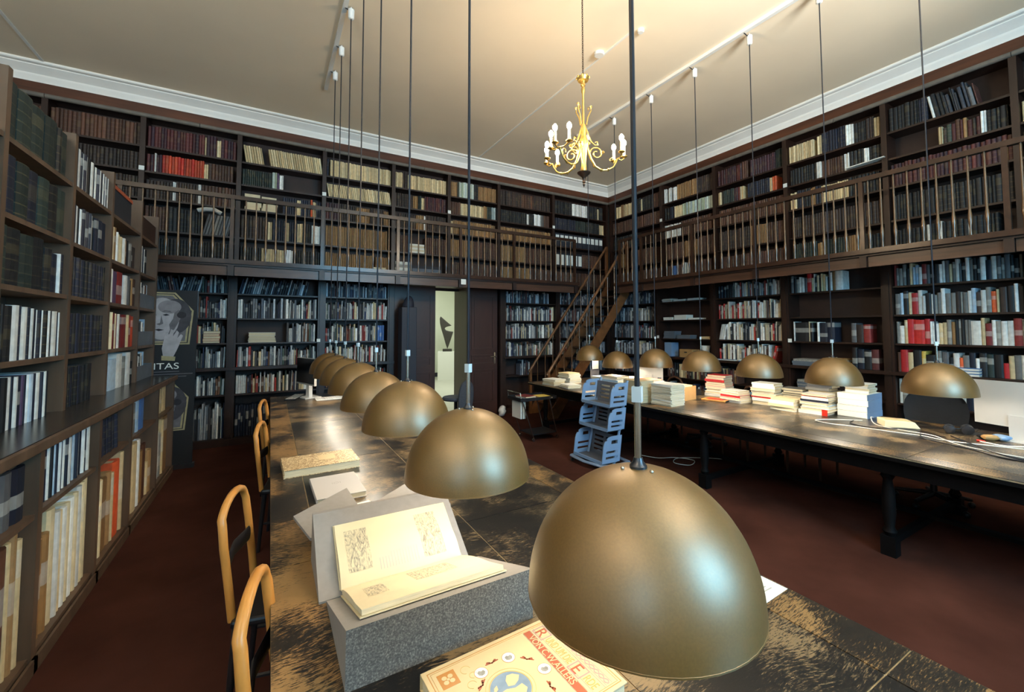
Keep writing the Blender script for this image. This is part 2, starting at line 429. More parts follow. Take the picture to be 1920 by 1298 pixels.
# half-round moulding under the frieze, in lengths
def halfround(name, path):
    return struct(MB().tube(path, 0.03, 10).build(name, 'wood_oak_side', smooth=50))
xj = [-3.8, -2.54, -0.95, 0.72, 2.4, 3.97, 5.32, 6.89]
for i in range(len(xj)-1): halfround('trim_%d' % (5+i), [(xj[i]+0.003, 7.675, 4.637), (xj[i+1]-0.003, 7.675, 4.637)])
yj = [7.65, 6.08, 4.4, 2.9, 1.19, -0.5, -2.6]
for i in range(len(yj)-1): halfround('trim_%d' % (20+i), [(6.905, yj[i]-0.003, 4.637), (6.905, yj[i+1]+0.003, 4.637)])
# wall behind/above the gallery bookcases
struct(bx('wall_gallery_back', 'wood_back', None, -3.8, 6.93, 7.99, 8.02, 2.4, 4.9))
struct(bx('wall_gallery_right', 'wood_back', None, 7.24, 7.28, -2.62, 7.99, 2.4, 4.9))

# ------------------------------------------------------------------ bookcases along the walls
UB = Frame(0, 7.70, (1, 0), (0, 1)); UR = Frame(6.93, 0, (0, -1), (1, 0))
LB = Frame(0, 7.50, (1, 0), (0, 1)); LR = Frame(6.75, 0, (0, -1), (1, 0))
UZ = [2.60, 3.05, 3.49, 3.87, 4.22]; UTOP = 4.63
LZ = [1.11, 1.46, 1.82, 2.18]; LTOP = 2.50
UBX = [-3.5, -2.54, -1.58, -0.46, 0.72, 1.85, 2.90, 3.97, 5.32, 6.87]
URY = [7.62, 6.08, 4.85, 3.60, 2.34, 1.19, -0.05]
LBX = [-1.62, -0.48, 0.70, 1.78]; LBX2 = [3.96, 5.28, 6.70]
LRY = [7.45, 6.07, 4.80, 3.57, 2.32, 1.10, -0.10]
UBN = ['far left of the long gallery', 'behind the top of the left bookcase', 'holding the red volumes', 'with an empty gap and two paper bundles', 'filled with cream pamphlets in two rows',
       'right of the cream pamphlets', 'above the open doorway', 'above the folded door leaf', 'beside the room corner on the long wall']
URN = ['in the corner on the short wall', 'holding the pale green set', 'holding the orange volume', 'with the white sheet on its edge', 'with the half-empty upper shelves', 'cut by the edge of the picture']
def gallery_bay(F, u0, u1, label, last=False):
    c = F.p((u0+u1)/2, 0, 2.57); t = thing('gallery_bookcase', label, 'bookcase', c, group='gallery bookcases')
    F.bx('post', 'wood_dark', t, u0-0.03, u0+0.03, -0.025, 0.28, 2.57, 4.655)
    if last: F.bx('post', 'wood_dark', t, u1-0.03, u1+0.03, -0.025, 0.28, 2.57, 4.655)
    F.bx('back_panel', 'wood_back', t, u0, u1, 0.262, 0.285, 2.57, 4.655)
    for z in UZ: F.bx('shelf', 'wood_dark', t, u0+0.031, u1-0.031, 0.0, 0.26, z-0.026, z)
    F.bx('top_board', 'wood_dark', t, u0+0.031, u1-0.031, 0.0, 0.26, UTOP, 4.65)
for i in range(len(UBX)-1): gallery_bay(UB, UBX[i], UBX[i+1], 'dark wooden gallery bookcase bay '+UBN[i], i == len(UBX)-2)
for i in range(len(URY)-1): gallery_bay(UR, -URY[i], -URY[i+1], 'dark wooden gallery bookcase bay '+URN[i], i == len(URY)-2)

def lower_bay(F, u0, u1, label, posts=(1, 1), shelves=LZ, depth=0.30):
    c = F.p((u0+u1)/2, 0, 0); t = thing('wall_bookcase', label, 'bookcase', c, group='bookcases under the gallery')
    for k, u in enumerate((u0, u1)):
        if posts[k]:
            p = F.bx('post', 'wood_dark', t, u-0.055, u+0.055, -0.03, depth, 0.0, 2.50)
            F.bx('moulding', 'wood_dark', p, u-0.03, u+0.03, -0.045, -0.03, 0.12, 2.36)
    F.bx('back_panel', 'wood_back', t, u0+0.056, u1-0.056, depth-0.02, depth, 0.0, 2.50)
    for z in shelves[1:]: F.bx('shelf', 'wood_dark', t, u0+0.056, u1-0.056, 0.0, depth-0.021, z-0.022, z)
    F.bx('counter', 'wood_dark', t, u0+0.0005, u1-0.0005 if not posts[1] else u1+0.06, -0.075, depth-0.021, 1.068, 1.11)
    F.bx('shelf', 'wood_dark', t, u0+0.056, u1-0.056, 0.0, depth-0.021, 0.698, 0.72)
    F.bx('bottom_board', 'wood_dark', t, u0+0.056, u1-0.056, -0.02, depth-0.021, 0.07, 0.10)
    F.bx('plinth', 'wood_dark', t, u0+0.0005, u1-0.0005, -0.05, -0.0455, 0.0, 0.095)
    F.bx('top_board', 'wood_dark', t, u0+0.056, u1-0.056, 0.0, depth-0.021, 2.47, 2.50)
LBN = ['behind the picture banner', 'behind the black screen', 'left of the dark plinth and door']
for i in range(3): lower_bay(LB, LBX[i], LBX[i+1], 'dark wall bookcase under the gallery '+LBN[i], (1, i == 2))
for i, n in enumerate(['right of the folded door leaf', 'behind the wooden staircase']): lower_bay(LB, LBX2[i], LBX2[i+1], 'dark wall bookcase under the gallery '+n, (1, i == 1))
LRN = ['in the corner beyond the staircase', 'holding white paper piles', 'with many red spines near the middle', 'with an empty shelf and black binders', 'full of books behind the swivel chair', 'cut by the edge of the picture']
for i in range(6): lower_bay(LR, -LRY[i], -LRY[i+1], 'dark wall bookcase under the short gallery '+LRN[i], (1, i == 5))

# ------------------------------------------------------------------ gallery walkway, fascia, railings
EX, EY, ZD = 6.05, 6.83, 2.57
g = thing('gallery_walkway', 'dark wooden gallery floor along the long back wall above the doorway', 'balcony', (2.0, 7.2, 2.36), group='gallery floors')
g2 = thing('gallery_walkway', 'dark wooden gallery floor along the short wall above the book-piled table', 'balcony', (6.6, 3.0, 2.36), group='gallery floors')
bx('deck', 'wood_dark', g, -3.8, 5.31, EY, 7.99, 2.50, ZD)
bx('deck', 'wood_dark', g, 5.31, EX, 7.30, 7.99, 2.50, ZD)
bx('deck', 'wood_dark', g2, EX, 7.24, -2.62, 6.54, 2.50, ZD); bx('deck', 'wood_dark', g2, 6.46, 7.24, 6.54, 7.99, 2.50, ZD); bx('deck', 'wood_dark', g2, EX, 6.46, 7.30, 7.99, 2.50, ZD)
bx('nosing', 'rail_wood', g, -3.8, 5.33, EY-0.035, EY, 2.525, ZD+0.012)
bx('nosing', 'rail_wood', g2, EX-0.035, EX, -2.62, 6.54, 2.525, ZD+0.012)
FJX = [-2.7, -1.6, -0.47, 0.63, 1.73, 2.80, 3.86, 5.28]
for i in range(len(FJX)-1):
    bx('fascia_board', 'wood_fascia', g, FJX[i]+0.04, FJX[i+1]-0.04, EY+0.035, EY+0.065, 2.375, 2.499)
for x in FJX:
    MB().prism([(0, 0), (0.0, -0.13), (0.06, -0.13), (0.40, 0.0)], -0.035, 0.035, Matrix.Translation((x, EY-0.0, 2.4995)) @ Matrix(((0, 0, 1, 0), (1, 0, 0, 0), (0, 1, 0, 0), (0, 0, 0, 1)))).build('bracket', 'wood_dark', g)
FJY = [6.50, 5.85, 4.70, 3.62, 2.30, 1.13, -0.05]
for i in range(len(FJY)-1):
    bx('fascia_board', 'wood_fascia', g2, EX+0.035, EX+0.065, FJY[i+1]+0.04, FJY[i]-0.04, 2.375, 2.499)
for y in FJY:
    MB().prism([(0, 0), (0.0, -0.13), (0.06, -0.13), (0.40, 0.0)], -0.035, 0.035, Matrix.Translation((EX, y, 2.4995)) @ Matrix(((1, 0, 0, 0), (0, 0, -1, 0), (0, 1, 0, 0), (0, 0, 0, 1)))).build('bracket', 'wood_dark', g2)
BAL = MB().lathe([(0.011, 0), (0.013, 0.03), (0.009, 0.09), (0.012, 0.12), (0.019, 0.17), (0.017, 0.23), (0.012, 0.26), (0.011, 0.5), (0.009, 0.7), (0.010, 0.83)], 10).mesh('baluster', ['baluster_wood'], 50)
def railing(label, axis, const, a0, a1, newels, zoff=0.0):
    mid = (a0+a1)/2
    t = thing('gallery_railing', label, 'railing', (mid, const, ZD) if axis == 'X' else (const, mid, ZD), group='gallery railings')
    def b(name, mat, lo, hi, w, z0, z1):
        if axis == 'X': return bx(name, mat, t, lo, hi, const-w, const+w, z0, z1)
        return bx(name, mat, t, const-w, const+w, lo, hi, z0, z1)
    lo, hi = min(a0, a1), max(a0, a1)
    b('handrail', 'rail_wood', lo, hi, 0.032, 3.40, 3.435); b('handrail', 'rail_wood', lo, hi, 0.02, 3.436, 3.458)
    for nw in newels: b('newel_post', 'rail_wood', nw-0.022, nw+0.022, 0.022, ZD, 3.40)
    n = int(round((hi-lo)/0.1195)); st = (hi-lo)/n
    for i in range(n+1):
        a = lo+i*st
        if any(abs(a-nw) < 0.05 for nw in newels): continue
        q = (a-mid, 0, 0) if axis == 'X' else (0, a-mid, 0)
        inst('baluster', BAL, t, q, (0, 0, rnd.random()*6), (1, 1, 1))
railing('dark gallery railing with slender turned balusters along the long back wall', 'X', EY+0.03, -2.7, 5.28, [-2.68, -1.6, -0.47, 0.63, 1.73, 2.80, 3.86, 5.26])
railing('gallery railing with shiny turned balusters along the short wall', 'Y', EX+0.03, 6.45, -0.3, [6.43, 5.85, 4.70, 3.62, 2.30, 1.13, 0.0])

# ------------------------------------------------------------------ staircase to the gallery
st = thing('staircase', 'steep wooden staircase with two sloping handrails up to the gallery corner', 'staircase', (5.3, 6.9, 0))
SX0, SX1, SZ1 = 4.45, 6.45, 2.57
slope = SZ1/(SX1-SX0)
for y in (6.58, 7.22):
    vs = [(SX0-0.02, 0.0), (SX0+0.17, 0.0), (SX1+0.0, SZ1-0.21), (SX1+0.0, SZ1+0.03), (SX1-0.04, SZ1+0.03), (SX0-0.02, 0.10)]
    MB().prism(vs, -0.018, 0.018, Matrix.Translation((0, y, 0)) @ Matrix(((1, 0, 0, 0), (0, 0, -1, 0), (0, 1, 0, 0), (0, 0, 0, 1)))).build('stringer', 'stair_wood', st)
    hr = [(SX0-0.06, y, 0.80), (SX1-0.02, y, 3.47)]
    MB().tube(hr, 0.026, 10).build('handrail', 'stair_wood', st, smooth=50)
    MB().box(SX0-0.05, SX0-0.0, y-0.025, y+0.025, 0, 0.86).build('newel_post', 'stair_wood', st)
    MB().box(SX1-0.05, SX1-0.0, y-0.025, y+0.025, SZ1, 3.48).build('newel_post', 'stair_wood', st)
    for i in range(10):
        f = (i+0.8)/10.6; x = SX0+f*(SX1-SX0-0.06); zb = (x-SX0)*slope+0.04; ztp = 0.86+(x-SX0)*(2.64/2.03)-0.02
        k = ztp-zb
        inst('baluster', BAL, st, (x-5.3, y-6.9, zb), (0, 0, 0), (1, 1, k/0.83))
for i in range(11):
    z = (i+1)*SZ1/12; x = SX0+z/slope
    bx('tread', 'stair_tread', st, x-0.03, x+0.17, 6.60, 7.20, z-0.03, z)

# ------------------------------------------------------------------ door, hall sculpture
def door_leaf(name, x0, x1, y, n, handle):
    o = struct(MB().box(x0, x1, y, y+0.045, 0.01, 2.44).build(name, 'door_wood'))
    w = x1-x0
    for (a0, a1, b0, b1) in [(0.12, 0.88, 0.10, 0.36), (0.12, 0.88, 0.40, 0.475), (0.12, 0.88, 0.515, 0.94)]:
        X0, X1, Z0, Z1 = x0+w*a0, x0+w*a1, 2.44*b0, 2.44*b1
        f = MB()
        for (p, q, r, s) in [(X0, X1, Z0, Z0+0.03), (X0, X1, Z1-0.03, Z1), (X0, X0+0.03, Z0+0.03, Z1-0.03), (X1-0.03, X1, Z0+0.03, Z1-0.03)]: f.box(p, q, y-0.015, y, r, s)
        f.build('panel_moulding', 'door_wood', o)
        MB().box(X0+0.06, X1-0.06, y-0.008, y, Z0+0.06, Z1-0.06).build('panel', 'door_wood', o)
    if handle:
        h = MB().box(x1-0.075, x1-0.045, y-0.006, y, 0.98, 1.2); h.tube([(x1-0.06, y-0.005, 1.12), (x1-0.06, y-0.05, 1.12), (x1-0.18, y-0.055, 1.12)], 0.009, 8)
        h.build('door_handle', 'steel', o, smooth=40)
        MB().box(x1, x1+0.004, y+0.01, y+0.035, 0.92, 1.22).build('lock_plate', 'steel', o)
door_leaf('door_1', 2.02, 2.62, 7.62, 0, False)
door_leaf('door_2', 3.21, 3.84, 7.50, 0, True)
fr = MB(); fr.box(1.86, 2.02, 7.56, 8.2, 0, 2.46); fr.box(3.22, 3.30, 7.58, 8.2, 0, 2.46); fr.box(2.02, 3.22, 7.58, 8.2, 2.445, 2.50)
struct(fr.build('trim_40', 'door_wood'))
bx('wall_post', 'wood_dark', None, 3.86, 3.90, 7.40, 7.8, 0, 2.50); struct(bpy.data.objects['wall_post']); bpy.data.objects['wall_post'].name = 'trim_41'
# abstract sculpture: pointed blade with a notch, on a white plinth
S = [(605, 448), (650, 488), (700, 530), (668, 536), (645, 545), (640, 556), (652, 570), (680, 578), (715, 582), (692, 655), (665, 732), (650, 690), (632, 625), (612, 560), (600, 510), (598, 470)]
k = 14.2/802/4.635
poly = [((x-664)*k, (742-y)*k) for x, y in S][::-1]
px, py = 5.08, 13.55
s = thing('sculpture', 'dark abstract pointed sculpture with a notch on the white plinth in the hall', 'sculpture', (px, py, 0.92))
A = Matrix.Translation((px, py, 0.92)) @ Matrix.Rotation(-0.38, 4, 'Z') @ Matrix(((1, 0, 0, 0), (0, 0, -1, 0), (0, 1, 0, 0), (0, 0, 0, 1)))
MB().prism([(x, y+0.04) for x, y in poly], -0.10, 0.10, A).build('blade', 'sculpture', s, bevel=0.04)
MB().box(-0.15, 0.15, -0.13, 0.13, 0, 0.08, mat=Matrix.Translation((px, py, 0.92)) @ Matrix.Rotation(-0.38, 4, 'Z')).build('base', 'sculpture', s)
tag(MB().box(-0.30, 0.30, -0.30, 0.30, 0, 0.92, mat=Matrix.Translation((px, py, 0)) @ Matrix.Rotation(-0.38, 4, 'Z')).build('plinth', 'plinth_white'), 'white square plinth under the dark sculpture in the hall', 'plinth')
# dark tall plinth with a rounded piece beside the door
tag(MB().box(1.87, 2.12, 7.10, 7.34, 0, 2.02).build('tall_plinth', 'plinth_dark', bevel=0.008), 'tall dark square plinth standing in front of the closed door leaf', 'plinth')
hb = MB(); hb.lathe([(0.09, 0), (0.10, 0.03), (0.085, 0.10), (0.06, 0.16), (0.025, 0.195), (0.0005, 0.20)], 14, mat=Matrix.Translation((2.0, 7.22, 2.02)) @ Matrix.Rotation(0.15, 4, 'Y'))
tag(hb.build('stone_carving', 'plinth_dark', smooth=60), 'small rounded dark carving on top of the tall dark plinth', 'sculpture')
# ------------------------------------------------------------------ the tall bookcase standing on the left
LU = Frame(-1.16, 0, (0, 1), (-1, 0)); LL = Frame(-0.95, 0, (0, 1), (-1, 0))
LUY = [2.20, 3.13, 4.0, 4.82, 5.76, 6.50]; LLY = [2.15, 3.05, 3.90, 4.66, 5.62, 6.42]
LUZ = [1.12, 1.485, 1.885, 2.25, 2.64]
LN = ['bay cut by the picture edge', 'bay nearest the viewer', 'bay of striped white journals', 'bay with the black box on top', 'end bay beside the banner']
for i in range(5):
    t = thing('oak_bookcase', 'oak bookcase bay with a lower deep cupboard, '+LN[i], 'bookcase', (-1.2, (LLY[i]+LLY[i+1])/2, 0), group='left bookcase bays')
    last = (i == 4)
    LU.bx('upright', 'wood_oak', t, LUY[i]-0.022, LUY[i]+0.022, 0.0, 0.30, 1.12, 2.98)
    LL.bx('upright', 'wood_oak', t, LLY[i]-0.024, LLY[i]+0.024, 0.0, 0.50, 0.05, 1.075)
    if last:
        LU.bx('upright', 'wood_oak', t, LUY[5]-0.022, LUY[5]+0.022, 0.0, 0.30, 1.12, 2.98); LL.bx('upright', 'wood_oak', t, LLY[5]-0.024, LLY[5]+0.024, 0.0, 0.50, 0.05, 1.075)
    LU.bx('back_panel', 'wood_oak_side', t, LUY[i]+0.023, LUY[i+1]-0.023, 0.281, 0.30, 1.12, 2.70)
    LL.bx('back_panel', 'wood_oak_side', t, LLY[i]+0.025, LLY[i+1]-0.025, 0.48, 0.50, 0.05, 1.075)
    for z in LUZ[1:]: LU.bx('shelf', 'wood_oak', t, LUY[i]+0.023, LUY[i+1]-0.023, 0.004, 0.28, z-0.028, z)
    LL.bx('shelf', 'wood_oak', t, LLY[i]+0.025, LLY[i+1]-0.025, 0.01, 0.479, 0.735, 0.76)
    LL.bx('shelf', 'wood_oak', t, LLY[i]+0.025, LLY[i+1]-0.025, 0.01, 0.479, 0.05, 0.085)
    LL.bx('plinth', 'wood_oak', t, LLY[i]-0.02, LLY[i+1]+0.02, -0.012, 0.0, 0.0, 0.07)
c = thing('bookcase_counter', 'long dark polished counter board of the left bookcase', 'worktop', (-1.2, 4.3, 1.076))
MB().box(-1.50, -0.945, 2.13, 6.46, 1.0765, 1.12).build('board', 'counter_top', c)
MB().box(-0.945, -0.925, 2.13, 6.46, 1.066, 1.118).build('edging', 'wood_oak', c, bevel=0.006)

# ------------------------------------------------------------------ books
PAL = {
 'br': [(86, 54, 42), (72, 47, 37), (96, 62, 46), (80, 50, 36)], 'db': [(52, 39, 35), (44, 34, 32), (62, 45, 38)], 'ma': [(78, 36, 38), (62, 32, 42), (90, 42, 42), (56, 34, 44)],
 'RD': [(186, 48, 36), (160, 54, 38), (196, 72, 44)], 'cr': [(216, 192, 148), (206, 182, 138), (226, 206, 164)], 'tn': [(158, 120, 78), (138, 102, 64), (170, 132, 88), (146, 106, 62)],
 'bk': [(22, 24, 28), (28, 30, 34), (20, 22, 26)], 'nv': [(26, 32, 50), (22, 28, 44), (32, 38, 56)], 'gn': [(36, 47, 44), (32, 42, 40), (42, 54, 50)], 'gy': [(118, 116, 112), (96, 96, 98), (140, 138, 132)],
 'wh': [(232, 230, 222), (218, 216, 210), (236, 236, 232)], 'pg': [(182, 192, 162), (196, 206, 192), (172, 186, 184), (200, 206, 196)], 'or': [(222, 96, 48), (206, 84, 44)], 'lb': [(160, 190, 216), (186, 206, 222)],
 'bl': [(70, 110, 170), (86, 126, 182)], 'dr': [(128, 40, 38), (142, 48, 44)], 'rd': [(206, 44, 40), (190, 40, 44)], 'pu': [(84, 62, 90)], 'yl': [(220, 190, 90)],
 'mx': [(228, 226, 220)]*7+[(196, 194, 190)]*4+[(150, 152, 156)]*3+[(90, 96, 104)]*3+[(40, 42, 48)]*6+[(48, 58, 86)]*2+[(150, 52, 46)]*2+[(110, 76, 56)]*2+[(76, 92, 84)]*2+[(210, 190, 150)]*3+[(70, 66, 66)]*3,
 'mk': [(40, 42, 48)]*6+[(60, 64, 74)]*4+[(90, 96, 108)]*3+[(196, 200, 206)]*4+[(52, 62, 84)]*3+[(120, 122, 126)]*2+[(100, 60, 56)]*2,
 'mo': [(86, 54, 42)]*4+[(150, 114, 74)]*3+[(52, 39, 35)]*4+[(78, 36, 38)]*2+[(200, 178, 136)]*2+[(58, 70, 62)],
 'mr': [(228, 224, 216)]*6+[(190, 48, 40)]*3+[(40, 40, 44)]*4+[(200, 180, 146)]*3+[(120, 116, 112)]*2+[(90, 60, 48)]*2+[(214, 200, 176)]*2,
}
CW = {'br': 'brown', 'db': 'dark brown', 'ma': 'maroon', 'RD': 'red', 'cr': 'cream', 'tn': 'tan', 'bk': 'black', 'nv': 'navy', 'gn': 'dark green', 'gy': 'grey', 'wh': 'white', 'pg': 'pale green', 'or': 'orange', 'lb': 'pale blue', 'bl': 'blue', 'dr': 'dark red', 'rd': 'red', 'pu': 'purple', 'yl': 'yellow'}
THK = {'cr': (0.022, 0.034), 'br': (0.028, 0.045), 'db': (0.026, 0.045), 'ma': (0.028, 0.045), 'mx': (0.010, 0.034), 'mk': (0.010, 0.034), 'mr': (0.012, 0.034), 'mo': (0.022, 0.045), 'wh': (0.02, 0.04), 'bk': (0.025, 0.05)}
HF = {'mx': (0.60, 0.92), 'mk': (0.62, 0.92), 'mr': (0.60, 0.9), 'mo': (0.6, 0.82), 'cr': (0.70, 0.76)}
def jit(c, a=0.10):
    k = 1+rnd.uniform(-a, a)
    return tuple(lin(max(0, min(255, q*k))) for q in c)
PLAN = [(-0.5, 0.045), (-0.28, 0.008), (0.0, 0.0), (0.28, 0.008), (0.5, 0.045), (0.5, 1.0), (-0.5, 1.0)]
def book_template():
    mb = MB(); n = len(PLAN)
    vs = [(x, y, 0) for x, y in PLAN]+[(x, y, 1) for x, y in PLAN]
    mb.add(vs, [(i, (i+1) % n, n+(i+1) % n, n+i) for i in range(n)]+[tuple(range(n-1, -1, -1))], 0)
    inn = [(-0.40, 0.07), (0.40, 0.07), (0.40, 0.97), (-0.40, 0.97)]
    # rim of the cover boards around the sunken page block
    vs = [(x, y, 1) for x, y in PLAN]+[(x, y, 1) for x, y in inn]+[(x, y, 0.975) for x, y in inn]
    mb.add(vs, [(0, 1, 2, 3, 4, 8, 7), (4, 5, 9, 8), (5, 6, 10, 9), (6, 0, 7, 10), (8, 7, 11, 12), (9, 8, 12, 13), (10, 9, 13, 14), (7, 10, 14, 11)], 0)
    mb.add([(x, y, 0.975) for x, y in inn], [(0, 1, 2, 3)], 1)
    return mb
BK_CLOTH = book_template().mesh('book', ['book_cloth', 'paper_edge']); BK_LEATH = book_template().mesh('book', ['book_leather', 'paper_edge'])
def flat_template():
    mb = MB(); mb.box(-0.5, 0.5, -0.5, 0.5, 0, 0.09); mb.box(-0.5, 0.5, -0.5, 0.5, 0.91, 1.0); mb.box(-0.5, -0.475, -0.5, 0.5, 0.09, 0.91)
    mb.box(-0.475, 0.48, -0.485, 0.485, 0.09, 0.91, 1); return mb
BK_FLAT = flat_template().mesh('book', ['book_plain', 'paper_edge'])

# many shelf books, gathered per kind
ST = {'cloth': [[], [], [], []], 'leather': [[], [], [], []]}
def stuff_book(kind, F, u, d, z, t, dep, h, col, lean):
    V, Fc, Ccol, Rn = ST[kind]; n = len(V); cs, sn = math.cos(lean), math.sin(lean); r = rnd.random()
    for top in (0, 1):
        for x, y in PLAN:
            lx = x*t; lz = top*h; ux = lx*cs+lz*sn; uz = -lx*sn+lz*cs+abs(sn)*t*0.5
            V.append(F.p(u+ux, d+y*dep, z+uz)); Ccol.append((*col, float(top))); Rn.append(r)
    k = len(PLAN)
    for i in range(k): Fc.append((n+i, n+(i+1) % k, n+k+(i+1) % k, n+k+i))
    Fc.append(tuple(n+k+i for i in range(k))); Fc.append(tuple(n+k-1-i for i in range(k)))
def fill(F, u0, u1, z, clear, spec, kind='cloth', depth=0.2, d0=0.03, lean=0.0):
    """spec 'cr:.5 -:.1 mx:.4': palettes by share of the row, '-' leaves a gap, '~' leans the books, n= makes single colours"""
    u = u0+0.004; L = u1-u0-0.008
    for tok in spec.split():
        p, f = tok.split(':'); e = min(u1-0.004, u+float(f)*L)
        ln = lean
        if p.endswith('~'): p = p[:-1]; ln = rnd.choice((-1, 1))*rnd.uniform(0.10, 0.2)
        elif p.endswith('/'): p = p[:-1]; ln = 0.22
        elif p.endswith('\\'): p = p[:-1]; ln = -0.16
        if p == '-': u = e; continue
        tk = THK.get(p, (0.024, 0.04)); hf = HF.get(p, (0.74, 0.84)); c0 = rnd.uniform(*hf)
        while u < e-0.008:
            t = min(rnd.uniform(*tk), e-u); h = clear*(rnd.uniform(*hf) if p in ('mx', 'mk', 'mr', 'mo') else c0+rnd.uniform(-0.015, 0.015))
            if abs(ln) > 0.05 and u+t/2+h*abs(math.sin(ln)) > u1: break
            l2 = ln if abs(ln) > 0.05 else (rnd.uniform(-0.02, 0.05) if p in ('mx', 'mk', 'mr') and rnd.random() < 0.2 else 0)
            col = jit(rnd.choice(PAL[p]), 0.14)
            stuff_book(kind, F, u+t/2+(h*0.16 if ln < -0.05 else 0), d0+rnd.uniform(0, 0.02), z+0.001, t*0.97, depth*rnd.uniform(0.9, 1.05), h, col, l2)
            u += t+(0.001 if abs(ln) < 0.05 else 0.004)
        u = e
ur = lambda i: (UBX[i]+0.035, UBX[i+1]-0.035)
UCL = [0.42, 0.41, 0.35, 0.32, 0.38]
UBS = {  # rows bottom to top
 0: ['bk:1', 'db:1', 'br:1', 'br:1', 'br:1'], 1: ['bk:1', 'br:1', 'db:1', 'db:1', 'br:1'],
 2: ['bk:1', 'br:.25 bk:.12 wh:.0 bk:.25 gy/:.3', 'db:.28 wh:.04 db:.24 wh:.04 br:.4', 'ma:.08 wh:.02 ma:.06 RD:.46 cr:.05 br:.3 -:.03', 'ma:.62 cr:.02 ma:.12 cr:.05 ma:.19'],
 3: ['bk:.25 cr:.3 wh:.1 bk:.35', 'db:.32 cr:.06 nv:.16 cr:.05 nv:.1 cr:.07 bk:.12 wh:.12', '-:.5 nv:.18 cr:.05 nv:.13 or:.03 cr:.04 nv:.07', 'gn:.36 pg:.06 pu:.03 wh:.05 -:.5', 'cr\\:.22 -:.08 cr\\:.7'],
 4: ['tn:.72 -:.05 tn:.2', 'tn:.96', 'ma:.2 db:.25 tn:.22 db:.22 tn:.08', 'cr\\:.98', 'nv:.03 -:.02 cr:.95'],
 5: ['-:.9', 'br:.25 -:.35 br:.4', 'db:.4 tn:.15 wh:.04 db:.41', 'db:.34 tn:.10 gn:.06 cr:.06 ma:.44', 'cr:.14 db:.1 cr:.76'],
 6: ['br:1', 'tn:.5 br:.5', 'cr:.06 tn:.92', 'br:.22 cr:.5 tn:.08 gn:.1 pg:.1', 'tn:.15 -:.04 pg:.32 bk:.09 tn:.4'],
 7: ['tn:.6 br:.4', 'tn:.5 br:.5', 'tn:1', 'bk:.52 wh:.04 bk:.1 wh:.14 gy:.06 br:.12', 'db:.42 br:.25 db:.33'],
 8: ['br:1', '-:.02 br:.0 -:.52 br:.4', '-:1', 'nv:.42 gn:.22 bk:.26 cr:.08', 'bk:.36 wh:.3 bk:.2 cr:.04 bk:.08']}
for i, rows in UBS.items():
    a, b_ = ur(i)
    for j, sp in enumerate(rows): fill(UB, a, b_, UZ[j], UCL[j], sp, 'leather')
URS = {
 0: ['br:1', 'bk:.1 tn:.08 -:.2 br:.5', 'bk:.5 -:.2', 'br:.96', '-:.08 cr:.1 tn:.06 cr:.2 bk:.16 cr:.03 bk:.22 br:.15'],
 1: ['br:.15 bl:.1 br:.1 wh:.08 -:.02 wh:.07 br:.4', 'br:.4 tn:.3 br:.3', 'wh:.34 br:.6', 'bk:.12 nv:.1 cr:.16 pg:.6', 'wh:.05 -:.05 wh:.05 -:.05 wh:.08 tn:.4 db:.3'],
 2: ['br:1', 'db:.5 tn:.25 br:.25', 'br:1', 'cr:.06 gn:.2 ma:.1 cr:.06 -:.05 nv:.32 cr:.04 or:.06', 'ma:.4 br:.08 -:.04 ma:.36 gn:.1'],
 3: ['gn:.3 tn:.1 gn:.2 tn:.2 bk:.2', 'db:1', 'cr:.08 nv:.1 bk:.06 tn:.06 nv:.06 cr:.3 bk:.3', 'bk:.32 wh:.06 br:.24 wh:.06 bk:.14 wh:.05 bk:.12', 'cr:.3 -:.04 cr:.05 nv:.26 wh:.08 bk:.12 db:.08 cr:.07'],
 4: ['bk:.3 wh:.04 bk:.06 wh:.04 bk:.2 wh:.03 bk:.2', 'bk:1', 'ma:1', '-:.44 cr:.04 mo:.3 wh:.05 bk:.15', 'bk:.28 nv:.08 wh\\:.03 bk\\:.1 mk\\:.25 -:.2'],
 5: ['bk:.3 wh:.02 bk:.3 wh:.02 bk:.3', 'bk:1', 'tn:.4 br:.6', 'cr:.3 or:.1 mo:.5', '-:1']}
for i, rows in URS.items():
    a, b_ = -URY[i]+0.035, -URY[i+1]-0.035
    for j, sp in enumerate(rows): fill(UR, a, b_, UZ[j], UCL[j], sp, 'leather')
LCL = [0.32, 0.335, 0.335, 0.28]
def lower_rows(F, a, b_, rows):
    zs = [0.10, 0.72]+LZ; cl = [0.56, 0.33]+LCL
    for z, c, sp in zip(zs, cl, rows):
        if sp: fill(F, a+0.06, b_-0.06, z, c, sp, 'cloth', 0.19)
HF['mk'] = (0.62, 0.93)
lower_rows(LB, -1.62, -0.48, ['mk:.5 mx:.5', 'mx:.3 mx~:.3 mx:.4', 'mx:1', '-:.62 mx:.36', 'mx:1', 'mk~:.45 mk/:.25 mx:.3'])
lower_rows(LB, -0.48, 0.70, ['nv:.4 mk:.4', 'wh:.12 mx:.85', 'mx:1', '-:.6 mx:.38', 'wh:.06 mk:.5 mx:.44', 'mk/:.85'])
lower_rows(LB, 0.70, 1.78, ['mk:1', 'mx:1', 'mx:1', 'mx:.85 bl:.12', 'mx:1', 'mk:1'])
lower_rows(LB, 3.96, 5.28, ['mx:.0', '-:.3 mk:.2', 'mx:1', 'mx:1', 'mx:1', 'mk:.9'])
lower_rows(LB, 5.28, 6.70, ['mk:1', 'mk:1', 'mx:1', 'mk:1', 'mk:1', 'mk:1'])
lower_rows(LR, -7.45, -6.07, ['mk:1', 'mk:1', 'mk:.5 mx:.5', 'mk:.4 mx:.6', 'mk:.4 mr:.6', 'mk:1'])
